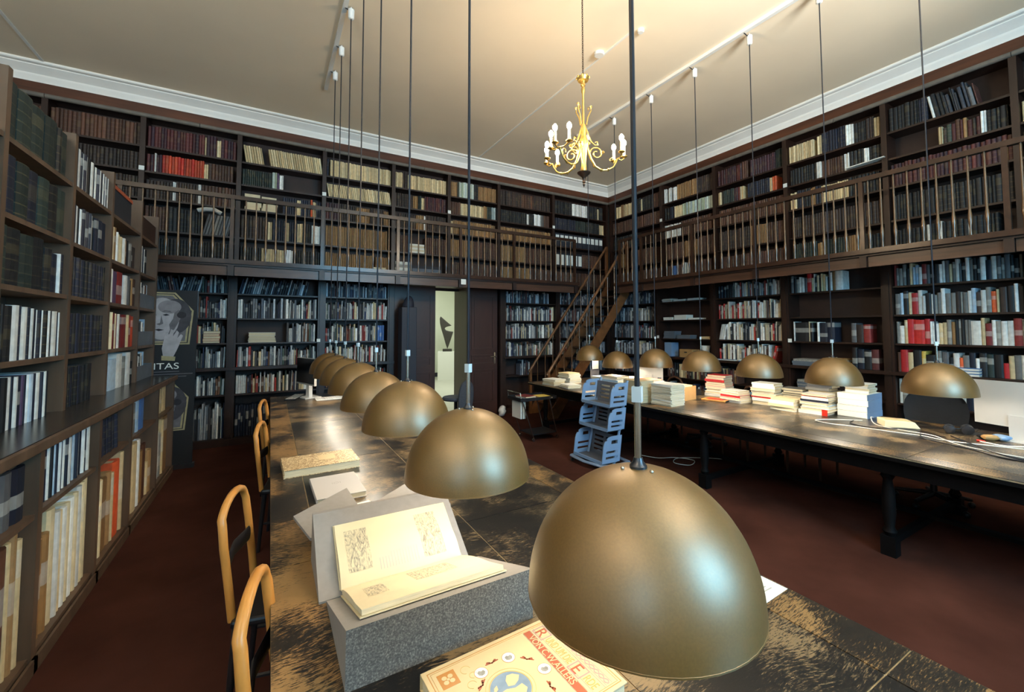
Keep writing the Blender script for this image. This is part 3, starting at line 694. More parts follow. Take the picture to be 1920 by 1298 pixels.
lower_rows(LR, -6.07, -4.80, ['mk:1', '-:.1 mo:.15 bk:.1 cr:.1 mo:.5', '', '', '', ''])
lower_rows(LR, -4.80, -3.57, ['mk:1', 'mo:.3 -:.3', 'mr:.8 -:.02 RD/:.05', 'wh/:.1 mr:.88', 'mr:1', 'nv:.14 bk:.1 mx:.76'])
lower_rows(LR, -1.10, 0.10, ['mr:1', 'mr:1', 'mr:1', 'mr:1', 'mr:1', 'mr:1'])
for kind, (V, Fc, Cc, Rn) in ST.items():
    me = bpy.data.meshes.new(kind); me.from_pydata(V, [], Fc); me.materials.append(MATS['stuff_'+kind])
    ca = me.color_attributes.new('col', 'FLOAT_COLOR', 'POINT'); ca.data.foreach_set('color', np.array(Cc, dtype=np.float32).ravel())
    ra = me.attributes.new('rnd', 'FLOAT', 'POINT'); ra.data.foreach_set('value', np.array(Rn, dtype=np.float32))
    nm = 'shelved_books' if kind == 'cloth' else 'gallery_volumes'
    o = bpy.data.objects.new(nm, me); COL.objects.link(o)
    tag(o, 'rows of mixed modern books standing on the wall shelves under the gallery' if kind == 'cloth' else 'long rows of old leather and cream volumes on the gallery shelves', 'books', None, 'stuff')

# books that stand out: one object each
def shelf_books(F, u0, u1, z, spec, where, name='book', cat='book', leather=False, depth=0.2, d0=0.03, group='books', noun='book'):
    """spec: list of (palette, thickness, height[, lean]); palette '-' is a gap of that thickness"""
    u = u0+0.003; n = 0; me = BK_LEATH if leather else BK_CLOTH
    for s in spec:
        p, t, h = s[:3]; ln = s[3] if len(s) > 3 else 0.0
        if u+t > u1-0.001: break
        if p == '-': u += t; continue
        n += 1
        c = jit(rnd.choice(PAL[p]), 0.07)
        du = h*math.sin(-ln) if ln < 0 else 0
        loc = F.p(u+t/2+du, d0+rnd.uniform(0, 0.012), z+0.0008+abs(math.sin(ln))*t*0.5)
        o = inst(name, me, None, loc, (0, ln, F.rz), (t*0.985, depth*rnd.uniform(0.93, 1.04), h)); o.color = (*c, 1)
        tag(o, '%s %s, %s from left%s' % (CW[p], noun, ordw(n), where), cat, group)
        u += t+(h*abs(math.sin(ln))*0.0)
def seq(pals, n, t, h): return [(pals[i % len(pals)], rnd.uniform(*t), rnd.uniform(*h)) for i in range(n)]
g1 = 'bound volumes in the left bookcase'
FILL = {(1, 0, True): 0.84, (2, 0, True): 0.74, (3, 3, True): 0.93, (4, 3, True): 0.5, (2, 1, False): 0.75, (3, 1, False): 0.6, (4, 1, False): 0.8, (0, 1, False): 0.99, (1, 1, False): 0.95}
def LS(bay, row, spec, leather=False, up=True):
    Y_ = LUY if up else LLY; room = (Y_[bay+1]-Y_[bay]-0.056)*FILL.get((bay, row, up), 0.985); tot = sum(s[1] for s in spec)
    if tot > 0: spec = [(s[0], s[1]*room/tot)+tuple(s[2:]) for s in spec]
    F = LU if up else LL; Y = LUY if up else LLY; z = (LUZ[row] if up else (0.085, 0.76)[row])
    rn = ['counter', 'first upper shelf', 'second upper shelf', 'third upper shelf', 'top shelf'] if up else ['floor shelf', 'shelf under counter']
    shelf_books(F, Y[bay]+0.025, Y[bay+1]-0.025, z, spec, ', %s, left bookcase %s' % (rn[row], ['edge bay', 'nearest bay', 'second bay', 'third bay', 'end bay'][bay]), 'bound_volume', 'book', leather, 0.24 if up else 0.34, 0.02 if up else 0.03, g1, 'volume')
stripe = ['wh', 'nv', 'wh', 'bk', 'lb', 'nv', 'wh', 'nv']
# nearest bay, top to counter
LS(1, 4, [('gn', 0.14, 0.31), ('gn', 0.15, 0.31), ('gn', 0.15, 0.305), ('gn', 0.15, 0.31), ('bk', 0.05, 0.30), ('gn', 0.10, 0.30)], True)
LS(1, 3, [('bk', 0.05, 0.31), ('nv', 0.10, 0.315), ('gn', 0.12, 0.31), ('nv', 0.11, 0.31), ('gn', 0.12, 0.31), ('bk', 0.10, 0.305), ('gn', 0.10, 0.305)], True)
LS(1, 2, [('gn', 0.10, 0.31), ('bk', 0.11, 0.31), ('gn', 0.12, 0.30), ('bk', 0.10, 0.31), ('bk', 0.07, 0.27), ('nv', 0.08, 0.25), ('wh', 0.012, 0.26), ('nv', 0.03, 0.26)], True)
LS(1, 1, [('bk', 0.09, 0.30), ('bk', 0.03, 0.30), ('bk', 0.06, 0.295), ('wh', 0.055, 0.30), ('nv', 0.035, 0.30), ('wh', 0.045, 0.295), ('nv', 0.03, 0.295), ('wh', 0.03, 0.29), ('nv', 0.04, 0.29), ('wh', 0.02, 0.285), ('nv', 0.035, 0.285), ('wh', 0.022, 0.285), ('bk', 0.04, 0.285), ('wh', 0.03, 0.285), ('nv', 0.04, 0.285), ('wh', 0.055, 0.285), ('nv', 0.025, 0.28), ('wh', 0.012, 0.28)], True)
LS(1, 0, [('nv', 0.13, 0.28), ('bk', 0.05, 0.28), ('wh', 0.055, 0.28), ('nv', 0.03, 0.28), ('wh', 0.03, 0.275), ('nv', 0.05, 0.275), ('pu', 0.03, 0.275), ('nv', 0.03, 0.275), ('wh', 0.02, 0.275), ('lb', 0.055, 0.275), ('nv', 0.035, 0.275), ('wh', 0.05, 0.275), ('nv', 0.03, 0.275), ('wh', 0.015, 0.275), ('nv', 0.02, 0.275), ('wh', 0.02, 0.275), ('bk', 0.025, 0.275)])
LS(2, 4, [('wh', 0.055, 0.29), ('nv', 0.05, 0.285), ('wh', 0.06, 0.29), ('nv', 0.03, 0.285), ('wh', 0.02, 0.285), ('nv', 0.04, 0.285), ('wh', 0.035, 0.285), ('bk', 0.055, 0.28), ('wh', 0.06, 0.275), ('nv', 0.05, 0.27), ('wh', 0.045, 0.27), ('nv', 0.035, 0.27), ('wh', 0.03, 0.27), ('nv', 0.04, 0.265), ('wh', 0.03, 0.265), ('nv', 0.04, 0.265), ('wh', 0.025, 0.265), ('gy', 0.03, 0.265), ('wh', 0.025, 0.265)])
LS(2, 3, [('bk', 0.02, 0.28)]+seq(['wh', 'nv', 'wh', 'bk', 'wh', 'nv', 'gy', 'nv', 'wh', 'nv', 'wh', 'bk'], 12, (0.022, 0.048), (0.265, 0.28))+[('nv', 0.07, 0.27), ('wh', 0.012, 0.27), ('nv', 0.09, 0.27), ('nv', 0.1, 0.27)])
LS(2, 2, seq(['nv', 'nv', 'bk'], 18, (0.034, 0.045), (0.275, 0.28)), True)
LS(2, 1, seq(['nv', 'bk', 'nv'], 18, (0.032, 0.042), (0.28, 0.285)), True)
LS(2, 0, seq(['bk', 'nv', 'bk'], 14, (0.034, 0.042), (0.27, 0.275)), True)
LS(3, 3, [('-', 0.06, 0), ('cr', 0.06, 0.29), ('tn', 0.07, 0.30), ('wh', 0.03, 0.27), ('cr', 0.06, 0.26), ('cr', 0.07, 0.25), ('wh', 0.05, 0.25), ('tn', 0.05, 0.24), ('bk', 0.06, 0.25), ('gy', 0.08, 0.24), ('bk', 0.05, 0.22), ('db', 0.06, 0.22)])
LS(3, 2, [('lb', 0.06, 0.28), ('wh', 0.08, 0.29), ('pu', 0.12, 0.28), ('dr', 0.17, 0.29), ('-', 0.02, 0), ('wh', 0.09, 0.28), ('gy', 0.07, 0.28), ('bk', 0.03, 0.25), ('tn', 0.06, 0.27), ('br', 0.08, 0.27)])
LS(3, 1, [('tn', 0.14, 0.32), ('cr', 0.02, 0.32), ('dr', 0.08, 0.315), ('cr', 0.02, 0.31), ('dr', 0.06, 0.31), ('wh', 0.05, 0.31), ('-', 0.08, 0), ('dr', 0.12, 0.31), ('cr', 0.04, 0.31), ('dr', 0.09, 0.31), ('RD', 0.07, 0.30)])
LS(3, 0, [('wh', 0.02, 0.26), ('bk', 0.10, 0.31), ('-', 0.04, 0), ('lb', 0.2, 0.27), ('wh', 0.14, 0.31), ('gy', 0.08, 0.28), ('wh', 0.12, 0.31), ('bk', 0.05, 0.22)])
LS(4, 3, [('gy', 0.09, 0.29), ('wh', 0.06, 0.29), ('nv', 0.05, 0.28), ('wh', 0.03, 0.27), ('bk', 0.06, 0.27)])
for row in (0, 1, 2):
    shelf_books(LU, LUY[4]+0.04, LUY[5]-0.04, LUZ[row], seq([['mo'], ['mx'], ['mk']][row] and ['dr', 'wh', 'gy', 'bk', 'tn', 'wh', 'bk', 'gy', 'wh', 'br', 'lb'], 11, (0.035, 0.06), (0.24, 0.29)), ', %s slipcase, left bookcase end bay' % ['counter', 'first upper', 'second upper'][row], 'bound_volume', 'book', False, 0.2, 0.045, g1, 'volume')
# lower cupboards
LS(0, 0, [('-', 0.17, 0)]+seq(['wh', 'cr', 'wh', 'cr'], 9, (0.03, 0.045), (0.50, 0.56))+[('br', 0.07, 0.56), ('wh', 0.03, 0.56), ('br', 0.1, 0.60), ('cr', 0.04, 0.60), ('tn', 0.05, 0.62), ('cr', 0.05, 0.58)], False, False)
LS(0, 1, [('-', 0.24, 0), ('bk', 0.12, 0.25), ('bk', 0.12, 0.26), ('nv', 0.14, 0.26), ('gy', 0.1, 0.25), ('nv', 0.12, 0.25)], False, False)
LS(1, 1, [('-', 0.02, 0), ('gy', 0.03, 0.27), ('nv', 0.03, 0.27)]+seq(stripe, 19, (0.024, 0.05), (0.265, 0.275)), False, False)
LS(1, 0, [('bk', 0.06, 0.48), ('tn', 0.10, 0.49), ('tn', 0.06, 0.50), ('cr', 0.09, 0.60), ('wh', 0.05, 0.56), ('cr', 0.05, 0.55), ('wh', 0.06, 0.55), ('cr', 0.05, 0.56), ('wh', 0.07, 0.57), ('cr', 0.05, 0.58), ('wh', 0.06, 0.60), ('cr', 0.05, 0.61), ('cr', 0.06, 0.62)], False, False)
LS(2, 1, [('-', 0.10, 0)]+[('nv', 0.042, 0.26, -0.13) for _ in range(9)], True, False)
LS(2, 0, [('tn', 0.13, 0.50), ('cr', 0.06, 0.52), ('tn', 0.14, 0.50), ('tn', 0.06, 0.52), ('cr', 0.04, 0.50), ('or', 0.15, 0.56), ('cr', 0.05, 0.6)], False, False)
LS(3, 1, [('-', 0.04, 0), ('lb', 0.09, 0.27), ('gy', 0.06, 0.26), ('lb', 0.08, 0.27), ('bl', 0.14, 0.28)], False, False)
LS(3, 0, [('cr', 0.12, 0.46), ('bk', 0.05, 0.42), ('cr', 0.16, 0.58), ('wh', 0.08, 0.58), ('tn', 0.08, 0.46), ('br', 0.12, 0.5), ('cr', 0.06, 0.3), ('tn', 0.1, 0.4)], False, False)
LS(4, 1, [('-', 0.03, 0), ('wh', 0.03, 0.27), ('-', 0.05, 0), ('tn', 0.14, 0.27), ('cr', 0.12, 0.26), ('cr', 0.2, 0.28)], False, False)
LS(4, 0, [('cr', 0.06, 0.55), ('gn', 0.14, 0.48), ('wh', 0.05, 0.5), ('gy', 0.12, 0.45), ('cr', 0.06, 0.58), ('tn', 0.2, 0.6)], False, False)
# grey slipcases on the end bay, black box and brown box on top
for row, nm in ((0, 'on the counter'), (1, 'on the first shelf above the counter'), (2, 'on the second shelf above the counter')):
    t = thing('slipcase', 'low grey card slipcase holding small books '+nm, 'box', LU.p((LUY[4]+LUY[5])/2, 0.1, LUZ[row]), group='grey slipcases')
    LU.bx('front', 'box_grey', t, LUY[4]+0.026, LUY[5]-0.026, 0.012, 0.020, LUZ[row], LUZ[row]+0.15)
    for u in (LUY[4]+0.026, LUY[5]-0.034): LU.bx('side', 'box_grey', t, u, u+0.008, 0.02, 0.262, LUZ[row], LUZ[row]+0.15)
t = thing('archive_box', 'black archive box with a red strip on top of the left bookcase', 'box', LU.p(5.0, 0.12, LUZ[4]))
LU.bx('body', 'box_dark', t, LUY[3]+0.04, LUY[3]+0.62, 0.02, 0.26, LUZ[4]+0.001, LUZ[4]+0.27, bevel=0.004)
LU.bx('strip', 'print_red', t, LUY[3]+0.04, LUY[3]+0.62, 0.012, 0.02, LUZ[4]+0.225, LUZ[4]+0.255)
tag(LU.bx('brown_box', 'wood_back', None, LUY[4]+0.04, LUY[5]-0.04, 0.02, 0.26, LUZ[4]+0.001, LUZ[4]+0.21, bevel=0.004), 'plain brown box on top of the left bookcase end bay', 'box')

# right wall: the two bays behind the table end
W9 = 'bay behind black chair'; W8 = 'bay with empty shelf'; gR = 'books on the right wall'
def RS(i, z, spec, where, **k): shelf_books(LR, -LRY[i]+0.06, -LRY[i+1]-0.06, z, spec, where, group=gR, **k)
def mixseq(n, keys, t=(0.016, 0.045), h=(0.19, 0.30)): return [(rnd.choice(keys), rnd.uniform(*t), rnd.uniform(*h)) for _ in range(n)]
K1 = ['wh', 'wh', 'gy', 'bk', 'nv', 'gy', 'wh', 'cr', 'lb', 'bk', 'db', 'gy']
RS(4, LZ[3], mixseq(40, K1+['dr'], (0.018, 0.045), (0.2, 0.27)), ', top shelf, '+W9)
RS(4, LZ[2], [('gy', 0.05, 0.26), ('lb', 0.03, 0.27), ('bk', 0.05, 0.29), ('cr', 0.03, 0.27), ('rd', 0.06, 0.26), ('wh', 0.04, 0.29), ('wh', 0.03, 0.22), ('bk', 0.05, 0.25)]+mixseq(14, K1, (0.02, 0.05), (0.22, 0.31))+[('or', 0.04, 0.23), ('cr', 0.02, 0.25), ('db', 0.06, 0.27), ('bk', 0.05, 0.28), ('wh', 0.03, 0.30)]+mixseq(12, K1), ', third shelf up, '+W9)
RS(4, LZ[1], [('gy', 0.03, 0.27), ('wh', 0.05, 0.22), ('cr', 0.03, 0.29), ('rd', 0.06, 0.30), ('rd', 0.10, 0.29), ('rd', 0.05, 0.30), ('wh', 0.02, 0.27)]+mixseq(5, ['gy', 'bk', 'cr', 'wh'], (0.02, 0.04), (0.24, 0.29))+[('tn', 0.03, 0.26)]+mixseq(5, ['gy', 'bk', 'gy'], (0.02, 0.03), (0.27, 0.30))+[('wh', 0.08, 0.27), ('cr', 0.03, 0.30), ('dr', 0.05, 0.24)]+mixseq(4, ['wh', 'gy', 'wh'], (0.03, 0.05), (0.25, 0.29))+[('dr', 0.06, 0.29), ('gy', 0.04, 0.28)]+mixseq(8, K1), ', second shelf up, '+W9)
RS(4, LZ[0], [('br', 0.03, 0.24), ('rd', 0.07, 0.27), ('cr', 0.05, 0.24), ('bk', 0.08, 0.27), ('yl', 0.04, 0.26), ('bk', 0.09, 0.22), ('gy', 0.05, 0.27), ('gy', 0.06, 0.26), ('bk', 0.04, 0.2), ('wh', 0.05, 0.25), ('or', 0.03, 0.2), ('gy', 0.05, 0.23), ('nv', 0.05, 0.26), ('wh', 0.03, 0.2), ('bk', 0.06, 0.26), ('gn', 0.05, 0.25), ('bk', 0.07, 0.25), ('rd', 0.04, 0.16), ('cr', 0.04, 0.24), ('gy', 0.05, 0.25), ('wh', 0.03, 0.25)], ', counter, '+W9)
RS(4, 0.72, [('wh', 0.03, 0.3), ('gy', 0.05, 0.3), ('br', 0.06, 0.31), ('gy', 0.10, 0.28), ('pg', 0.06, 0.31), ('nv', 0.06, 0.28), ('wh', 0.05, 0.29), ('bk', 0.04, 0.27), ('wh', 0.04, 0.26), ('bk', 0.05, 0.26), ('pg', 0.06, 0.31), ('nv', 0.06, 0.3), ('wh', 0.02, 0.28), ('bk', 0.05, 0.28), ('dr', 0.07, 0.29), ('nv', 0.10, 0.29), ('ma', 0.05, 0.3), ('bk', 0.08, 0.29), ('br', 0.06, 0.3)], ', shelf under counter, '+W9)
RS(4, 0.10, mixseq(30, ['bk', 'nv', 'dr', 'gy', 'wh', 'bk'], (0.03, 0.06), (0.3, 0.45)), ', lowest shelf, '+W9)
RS(3, LZ[3], mixseq(6, ['wh', 'gy', 'bk'], (0.02, 0.05), (0.2, 0.26))+[('rd', 0.06, 0.27)]+mixseq(10, ['wh', 'gy', 'wh', 'bk', 'cr'], (0.018, 0.035), (0.19, 0.27))+[('tn', 0.04, 0.27), ('wh', 0.09, 0.27)], ', top shelf, '+W8)
RS(3, LZ[1], [('-', 0.02, 0), ('wh', 0.02, 0.29), ('bk', 0.19, 0.28), ('cr', 0.02, 0.29), ('bk', 0.04, 0.27), ('-', 0.05, 0), ('wh', 0.03, 0.28), ('nv', 0.10, 0.27), ('nv', 0.09, 0.28), ('-', 0.2, 0), ('gy', 0.06, 0.26), ('db', 0.08, 0.24), ('dr', 0.08, 0.24)], ', second shelf up, '+W8)
RS(3, LZ[0], [('-', 0.76, 0), ('bk', 0.06, 0.28), ('nv', 0.08, 0.26), ('bk', 0.08, 0.25), ('ma', 0.08, 0.26)], ', counter, '+W8)
RS(3, 0.10, mixseq(20, ['bk', 'nv', 'gy'], (0.03, 0.06), (0.3, 0.45)), ', lowest shelf, '+W8)
# ------------------------------------------------------------------ long reading tables
def table(label, x0, x1, y0, y1, cols, crosses, legs):
    t = thing('reading_table', label, 'table', ((x0+x1)/2, (y0+y1)/2, 0), group='long reading tables')
    MB().box(x0+0.001, x1-0.001, y0+0.001, y1-0.001, 0.712, 0.738).build('table_slab', 'table_body', t); MB().box(x0+0.002, x1-0.002, y0+0.002, y1-0.002, 0.7381, 0.7465).build('seam_layer', 'table_seam', t)
    bands = [(x0, cols[0], 'table_border')]+[(cols[i], cols[i+1], 'table_leather') for i in range(len(cols)-1)]+[(cols[-1], x1, 'table_border')]
    for a, b_, m in bands:
        for i in range(len(crosses)-1):
            bx('top_panel', m, t, a+0.0025, b_-0.0025, crosses[i]+0.0025, crosses[i+1]-0.0025, 0.7466, 0.75)
    for (a, b_, c, d) in [(x0+0.06, x0+0.09, y0+0.1, y1-0.1), (x1-0.09, x1-0.06, y0+0.1, y1-0.1), (x0+0.09, x1-0.09, y0+0.1, y0+0.13), (x0+0.09, x1-0.09, y1-0.13, y1-0.1)]:
        bx('apron', 'table_body', t, a, b_, c, d, 0.60, 0.711)
    for ly in legs:
        for lx in (x0+0.14, x1-0.14):
            mb = MB(); mb.box(lx-0.045, lx+0.045, ly-0.045, ly+0.045, 0.60, 0.711); mb.box(lx-0.045, lx+0.045, ly-0.045, ly+0.045, 0.0, 0.14)
            mb.lathe([(0.03, 0.14), (0.044, 0.17), (0.03, 0.2), (0.042, 0.3), (0.04, 0.45), (0.028, 0.54), (0.044, 0.57), (0.034, 0.60)], 12, mat=Matrix.Translation((lx, ly, 0)))
            mb.build('leg', 'table_body', t, smooth=40)
        bx('stretcher', 'table_body', t, x0+0.19, x1-0.19, ly-0.02, ly+0.02, 0.07, 0.12)
    bx('stretcher', 'table_body', t, (x0+x1)/2-0.03, (x0+x1)/2+0.03, legs[0]+0.021, legs[-1]-0.021, 0.121, 0.15)
    return t
table('long dark worn table in the foreground under the near row of brass lamps', 0.02, 1.57, -0.55, 6.68, [0.19, 0.81, 1.40], [-0.55, 0.52, 1.90, 3.28, 4.66, 5.7, 6.68], [-0.2, 1.9, 4.1, 6.3])
table('long dark table piled with books in front of the short wall', 3.80, 5.45, -0.55, 6.28, [3.98, 4.62, 5.27], [-0.55, 0.35, 1.25, 2.15, 3.05, 3.95, 4.85, 5.6, 6.28], [-0.2, 1.4, 2.95, 4.5, 5.95])

# ------------------------------------------------------------------ pendant lamps
R_, H_ = 0.230, 0.245
outer = [(R_*math.sin(a), H_*math.cos(a)) for a in [PI/2*i/22 for i in range(22, 0, -1)]]+[(0.012, H_)]
outer = [(r, z) for r, z in outer]
inner = [(max(0.010, (R_-0.004)*math.sin(a)), (H_-0.006)*math.cos(a)-0.001) for a in [PI/2*i/16 for i in range(0, 17)]]
sh = MB(); sh.lathe(outer, 48, 0, cap=False); ni = len(sh.f)
sh.lathe(inner[::1], 48, 1, cap=False)
rim = MB(); sh.tube([(R_*math.cos(2*PI*i/48)-0.002*math.cos(2*PI*i/48), (R_-0.002)*math.sin(2*PI*i/48), 0.0) for i in range(48)], 0.003, 6, 0, closed=True)
SHADE = sh.mesh('shade', ['brass', 'enamel'], 50)
ROD = MB().lathe([(0.0075, 0), (0.0075, 0.135)], 12).mesh('rod', ['steel'], 40)
GRIP = MB().box(-0.010, 0.010, -0.010, 0.010, 0, 0.032).mesh('grip', ['clear_plastic'])
_c = MB().lathe([(0.0055, 0), (0.0055, 3.375)], 8).mesh('cord', ['cord_black'], 40); CORD = _c
HOLD = MB().lathe([(0.02, 0.0), (0.03, 0.01), (0.032, 0.10), (0.012, 0.115), (0.006, 0.13)], 14).mesh('cord_holder', ['white_plastic'], 40)
COLLAR = MB().lathe([(0.018, -0.002), (0.018, 0.004), (0.011, 0.012), (0.009, 0.02)], 14).mesh('collar', ['dark_steel'], 40)
BULB = MB().sphere((0, 0, 0), 0.032, 14, 10).mesh('bulb', ['bulb_pendant'], 60)
SOCK = MB().lathe([(0.018, 0), (0.02, 0.05), (0.012, 0.07)], 12).mesh('socket', ['white_plastic'], 40)
SCREW = MB().sphere((0, 0, 0), 0.0042, 8, 6).mesh('screw', ['steel'], 60)
def pendant(x, y, za, label, power, group):
    t = thing('pendant_lamp', label, 'lamp', (x, y, za-H_), group=group)
    inst('shade', SHADE, t)
    inst('collar', COLLAR, t, (0, 0, H_)); inst('rod', ROD, t, (0, 0, H_+0.004)); inst('grip', GRIP, t, (0, 0, H_+0.135), (0, 0, rnd.random()))
    c = inst('cord', CORD, t, (0, 0, H_+0.165)); zt = 4.875-(za+0.165); c.scale = (1, 1, zt/3.375)
    inst('cord_holder', HOLD, t, (0, 0, 4.86-(za-H_)))
    inst('socket', SOCK, t, (0, 0, 0.155)); inst('bulb', BULB, t, (0, 0, 0.128))
    for k in range(3): inst('screw', SCREW, t, (0.034*math.cos(k*2.1+0.6), 0.034*math.sin(k*2.1+0.6), H_-0.001))
    light('lamp_light', 'POINT', (0, 0, 0.062), power, (1.0, 0.90, 0.76), 0.03, parent=t)
LY = [0.66, 1.51, 2.34, 3.14, 3.87, 4.59, 5.28, 5.85]
for i, y in enumerate(LY):
    nm = ['nearest of the row over the foreground table', 'second of the row over the foreground table', 'third of the row over the foreground table', 'fourth of the row over the foreground table', 'fifth of the row over the foreground table', 'sixth of the row over the foreground table', 'seventh of the row over the foreground table', 'farthest of the row over the foreground table'][i]
    pendant([0.668, 0.65, 0.65, 0.65, 0.65, 0.65, 0.65, 0.65][i], y, [1.362, 1.352, 1.37, 1.355, 1.37, 1.365, 1.36, 1.36][i], 'brass dome pendant lamp, '+nm, 1.35, 'pendant lamps over the foreground table')
RY = [(5.61, 1.383), (4.95, 1.31), (4.19, 1.375), (3.463, 1.383), (2.736, 1.378), (2.02, 1.377), (1.28, 1.375)]
for i, (y, za) in enumerate(RY):
    nm = ['farthest, beside the stair foot', 'second from the stair', 'third from the stair', 'fourth from the stair', 'fifth from the stair', 'sixth from the stair', 'nearest, above the black chair'][i]
    pendant(4.6, y, za, 'brass dome pendant lamp over the book-piled table, '+nm, 2.7, 'pendant lamps over the book-piled table')
# ceiling tracks the lamps hang from
def track(label, x, y0, y1, lampys, off):
    t = thing('ceiling_track', label, 'track', (x, (y0+y1)/2, 4.955), group='ceiling tracks')
    bx('rail', 'white_plastic', t, x-0.022, x+0.022, y0, y1, 4.962, 4.9995)
    for y in lampys:
        MB().tube([(x, y, 4.965), (x+off*0.6, y, 4.95), (x+off, y, 4.985)], 0.006, 6).build('hook', 'dark_steel', t)
track('thin ceiling track carrying the cords above the foreground table', 0.59, -0.6, 6.35, [y for y in LY], 0.07)
track('thin white ceiling track carrying the cords above the book-piled table', 4.50, -0.6, 5.75, [y for y, _ in RY], 0.1)
# smoke detector and cable duct
d = MB().lathe([(0.055, 0), (0.062, 0.012), (0.062, 0.035), (0.05, 0.04)], 20, mat=Matrix.Translation((3.36, 3.86, 4.9595)))
tag(d.build('smoke_detector', 'white_plastic', smooth=40), 'round white smoke detector on the ceiling behind the chandelier', 'detector')
d = MB().lathe([(0.03, 0), (0.04, 0.012), (0.04, 0.035)], 16, mat=Matrix.Translation((3.50, 3.32, 4.9645)))
tag(d.build('ceiling_box', 'white_plastic', smooth=40), 'small round white junction box where the ceiling cable duct ends', 'junction box')
tag(MB().box(3.42, 3.44, 3.36, 7.45, 4.988, 4.9995).build('cable_duct', 'cornice'), 'thin white cable duct crossing the ceiling to the smoke detector', 'duct')
tag(MB().box(-2.53, -2.50, -2.4, 7.47, 4.988, 4.9995).build('cable_duct', 'cornice'), 'thin white duct line on the ceiling at the far left', 'duct')

# ------------------------------------------------------------------ chandelier
CX, CY = 2.535, 3.15
ch = thing('chandelier', 'gilded scrolled chandelier with lit candle bulbs hanging on a chain', 'chandelier', (CX, CY, 2.98))
T0 = Matrix.Translation((CX, CY, 0))
MB().lathe([(0.001, 4.02), (0.05, 4.03), (0.062, 4.06), (0.05, 4.05), (0.03, 4.045), (0.018, 4.01), (0.024, 3.985), (0.012, 3.97)][::-1], 16, mat=T0).build('crown', 'gold', ch, smooth=40)
for k in range(8):
    a = k*PI/4; MB().sphere((CX+0.058*math.cos(a), CY+0.058*math.sin(a), 4.062), 0.011, 8, 6).build('crown_leaf', 'gold', ch, smooth=60)
MB().lathe([(0.011, 3.60), (0.011, 3.9), (0.018, 3.92), (0.02, 3.95), (0.012, 3.97)], 14, mat=T0).build('stem', 'gold', ch, smooth=40)
MB().lathe([(0.018, 3.13), (0.03, 3.16), (0.022, 3.22), (0.03, 3.30), (0.036, 3.38), (0.052, 3.42), (0.03, 3.47), (0.024, 3.5), (0.034, 3.55), (0.02, 3.60)], 16, mat=T0).build('body', 'gold', ch, smooth=50)
MB().lathe([(0.0008, 2.99), (0.012, 3.02), (0.008, 3.03), (0.016, 3.04), (0.012, 3.06), (0.02, 3.09), (0.06, 3.125), (0.064, 3.135), (0.02, 3.14)], 18, mat=T0).build('finial', 'gold_dark', ch, smooth=40)
LINK = MB().tube([(0.007*math.cos(q*PI/5), 0, 0.014*math.sin(q*PI/5)) for q in range(10)], 0.0028, 6, closed=True).mesh('chain_link', ['gold_dark'], 60)
for k in range(41): inst('chain_link', LINK, ch, (0, 0, 4.075-2.98+k*0.0226), (0, 0, (k % 2)*PI/2))
CANDLE = MB().lathe([(0.014, 0), (0.013, 0.10), (0.006, 0.104)], 12).mesh('candle', ['candle'], 40)
CUP = MB().lathe([(0.004, -0.015), (0.02, -0.006), (0.032, 0.0), (0.03, 0.006), (0.012, 0.004)], 14).mesh('drip_cup', ['gold'], 40)
BULBC = MB().lathe([(0.006, 0), (0.016, 0.010), (0.022, 0.026), (0.019, 0.044), (0.008, 0.060), (0.0006, 0.066)], 12).mesh('candle_bulb', ['bulb_chandelier'], 60)
def spiral(cx, cz, r0, r1, a0, a1, n=22): return [(cx+(r0+(r1-r0)*i/n)*math.cos(a0+(a1-a0)*i/n), cz+(r0+(r1-r0)*i/n)*math.sin(a0+(a1-a0)*i/n)) for i in range(n+1)]
right = math.atan2(rr.y, rr.x)
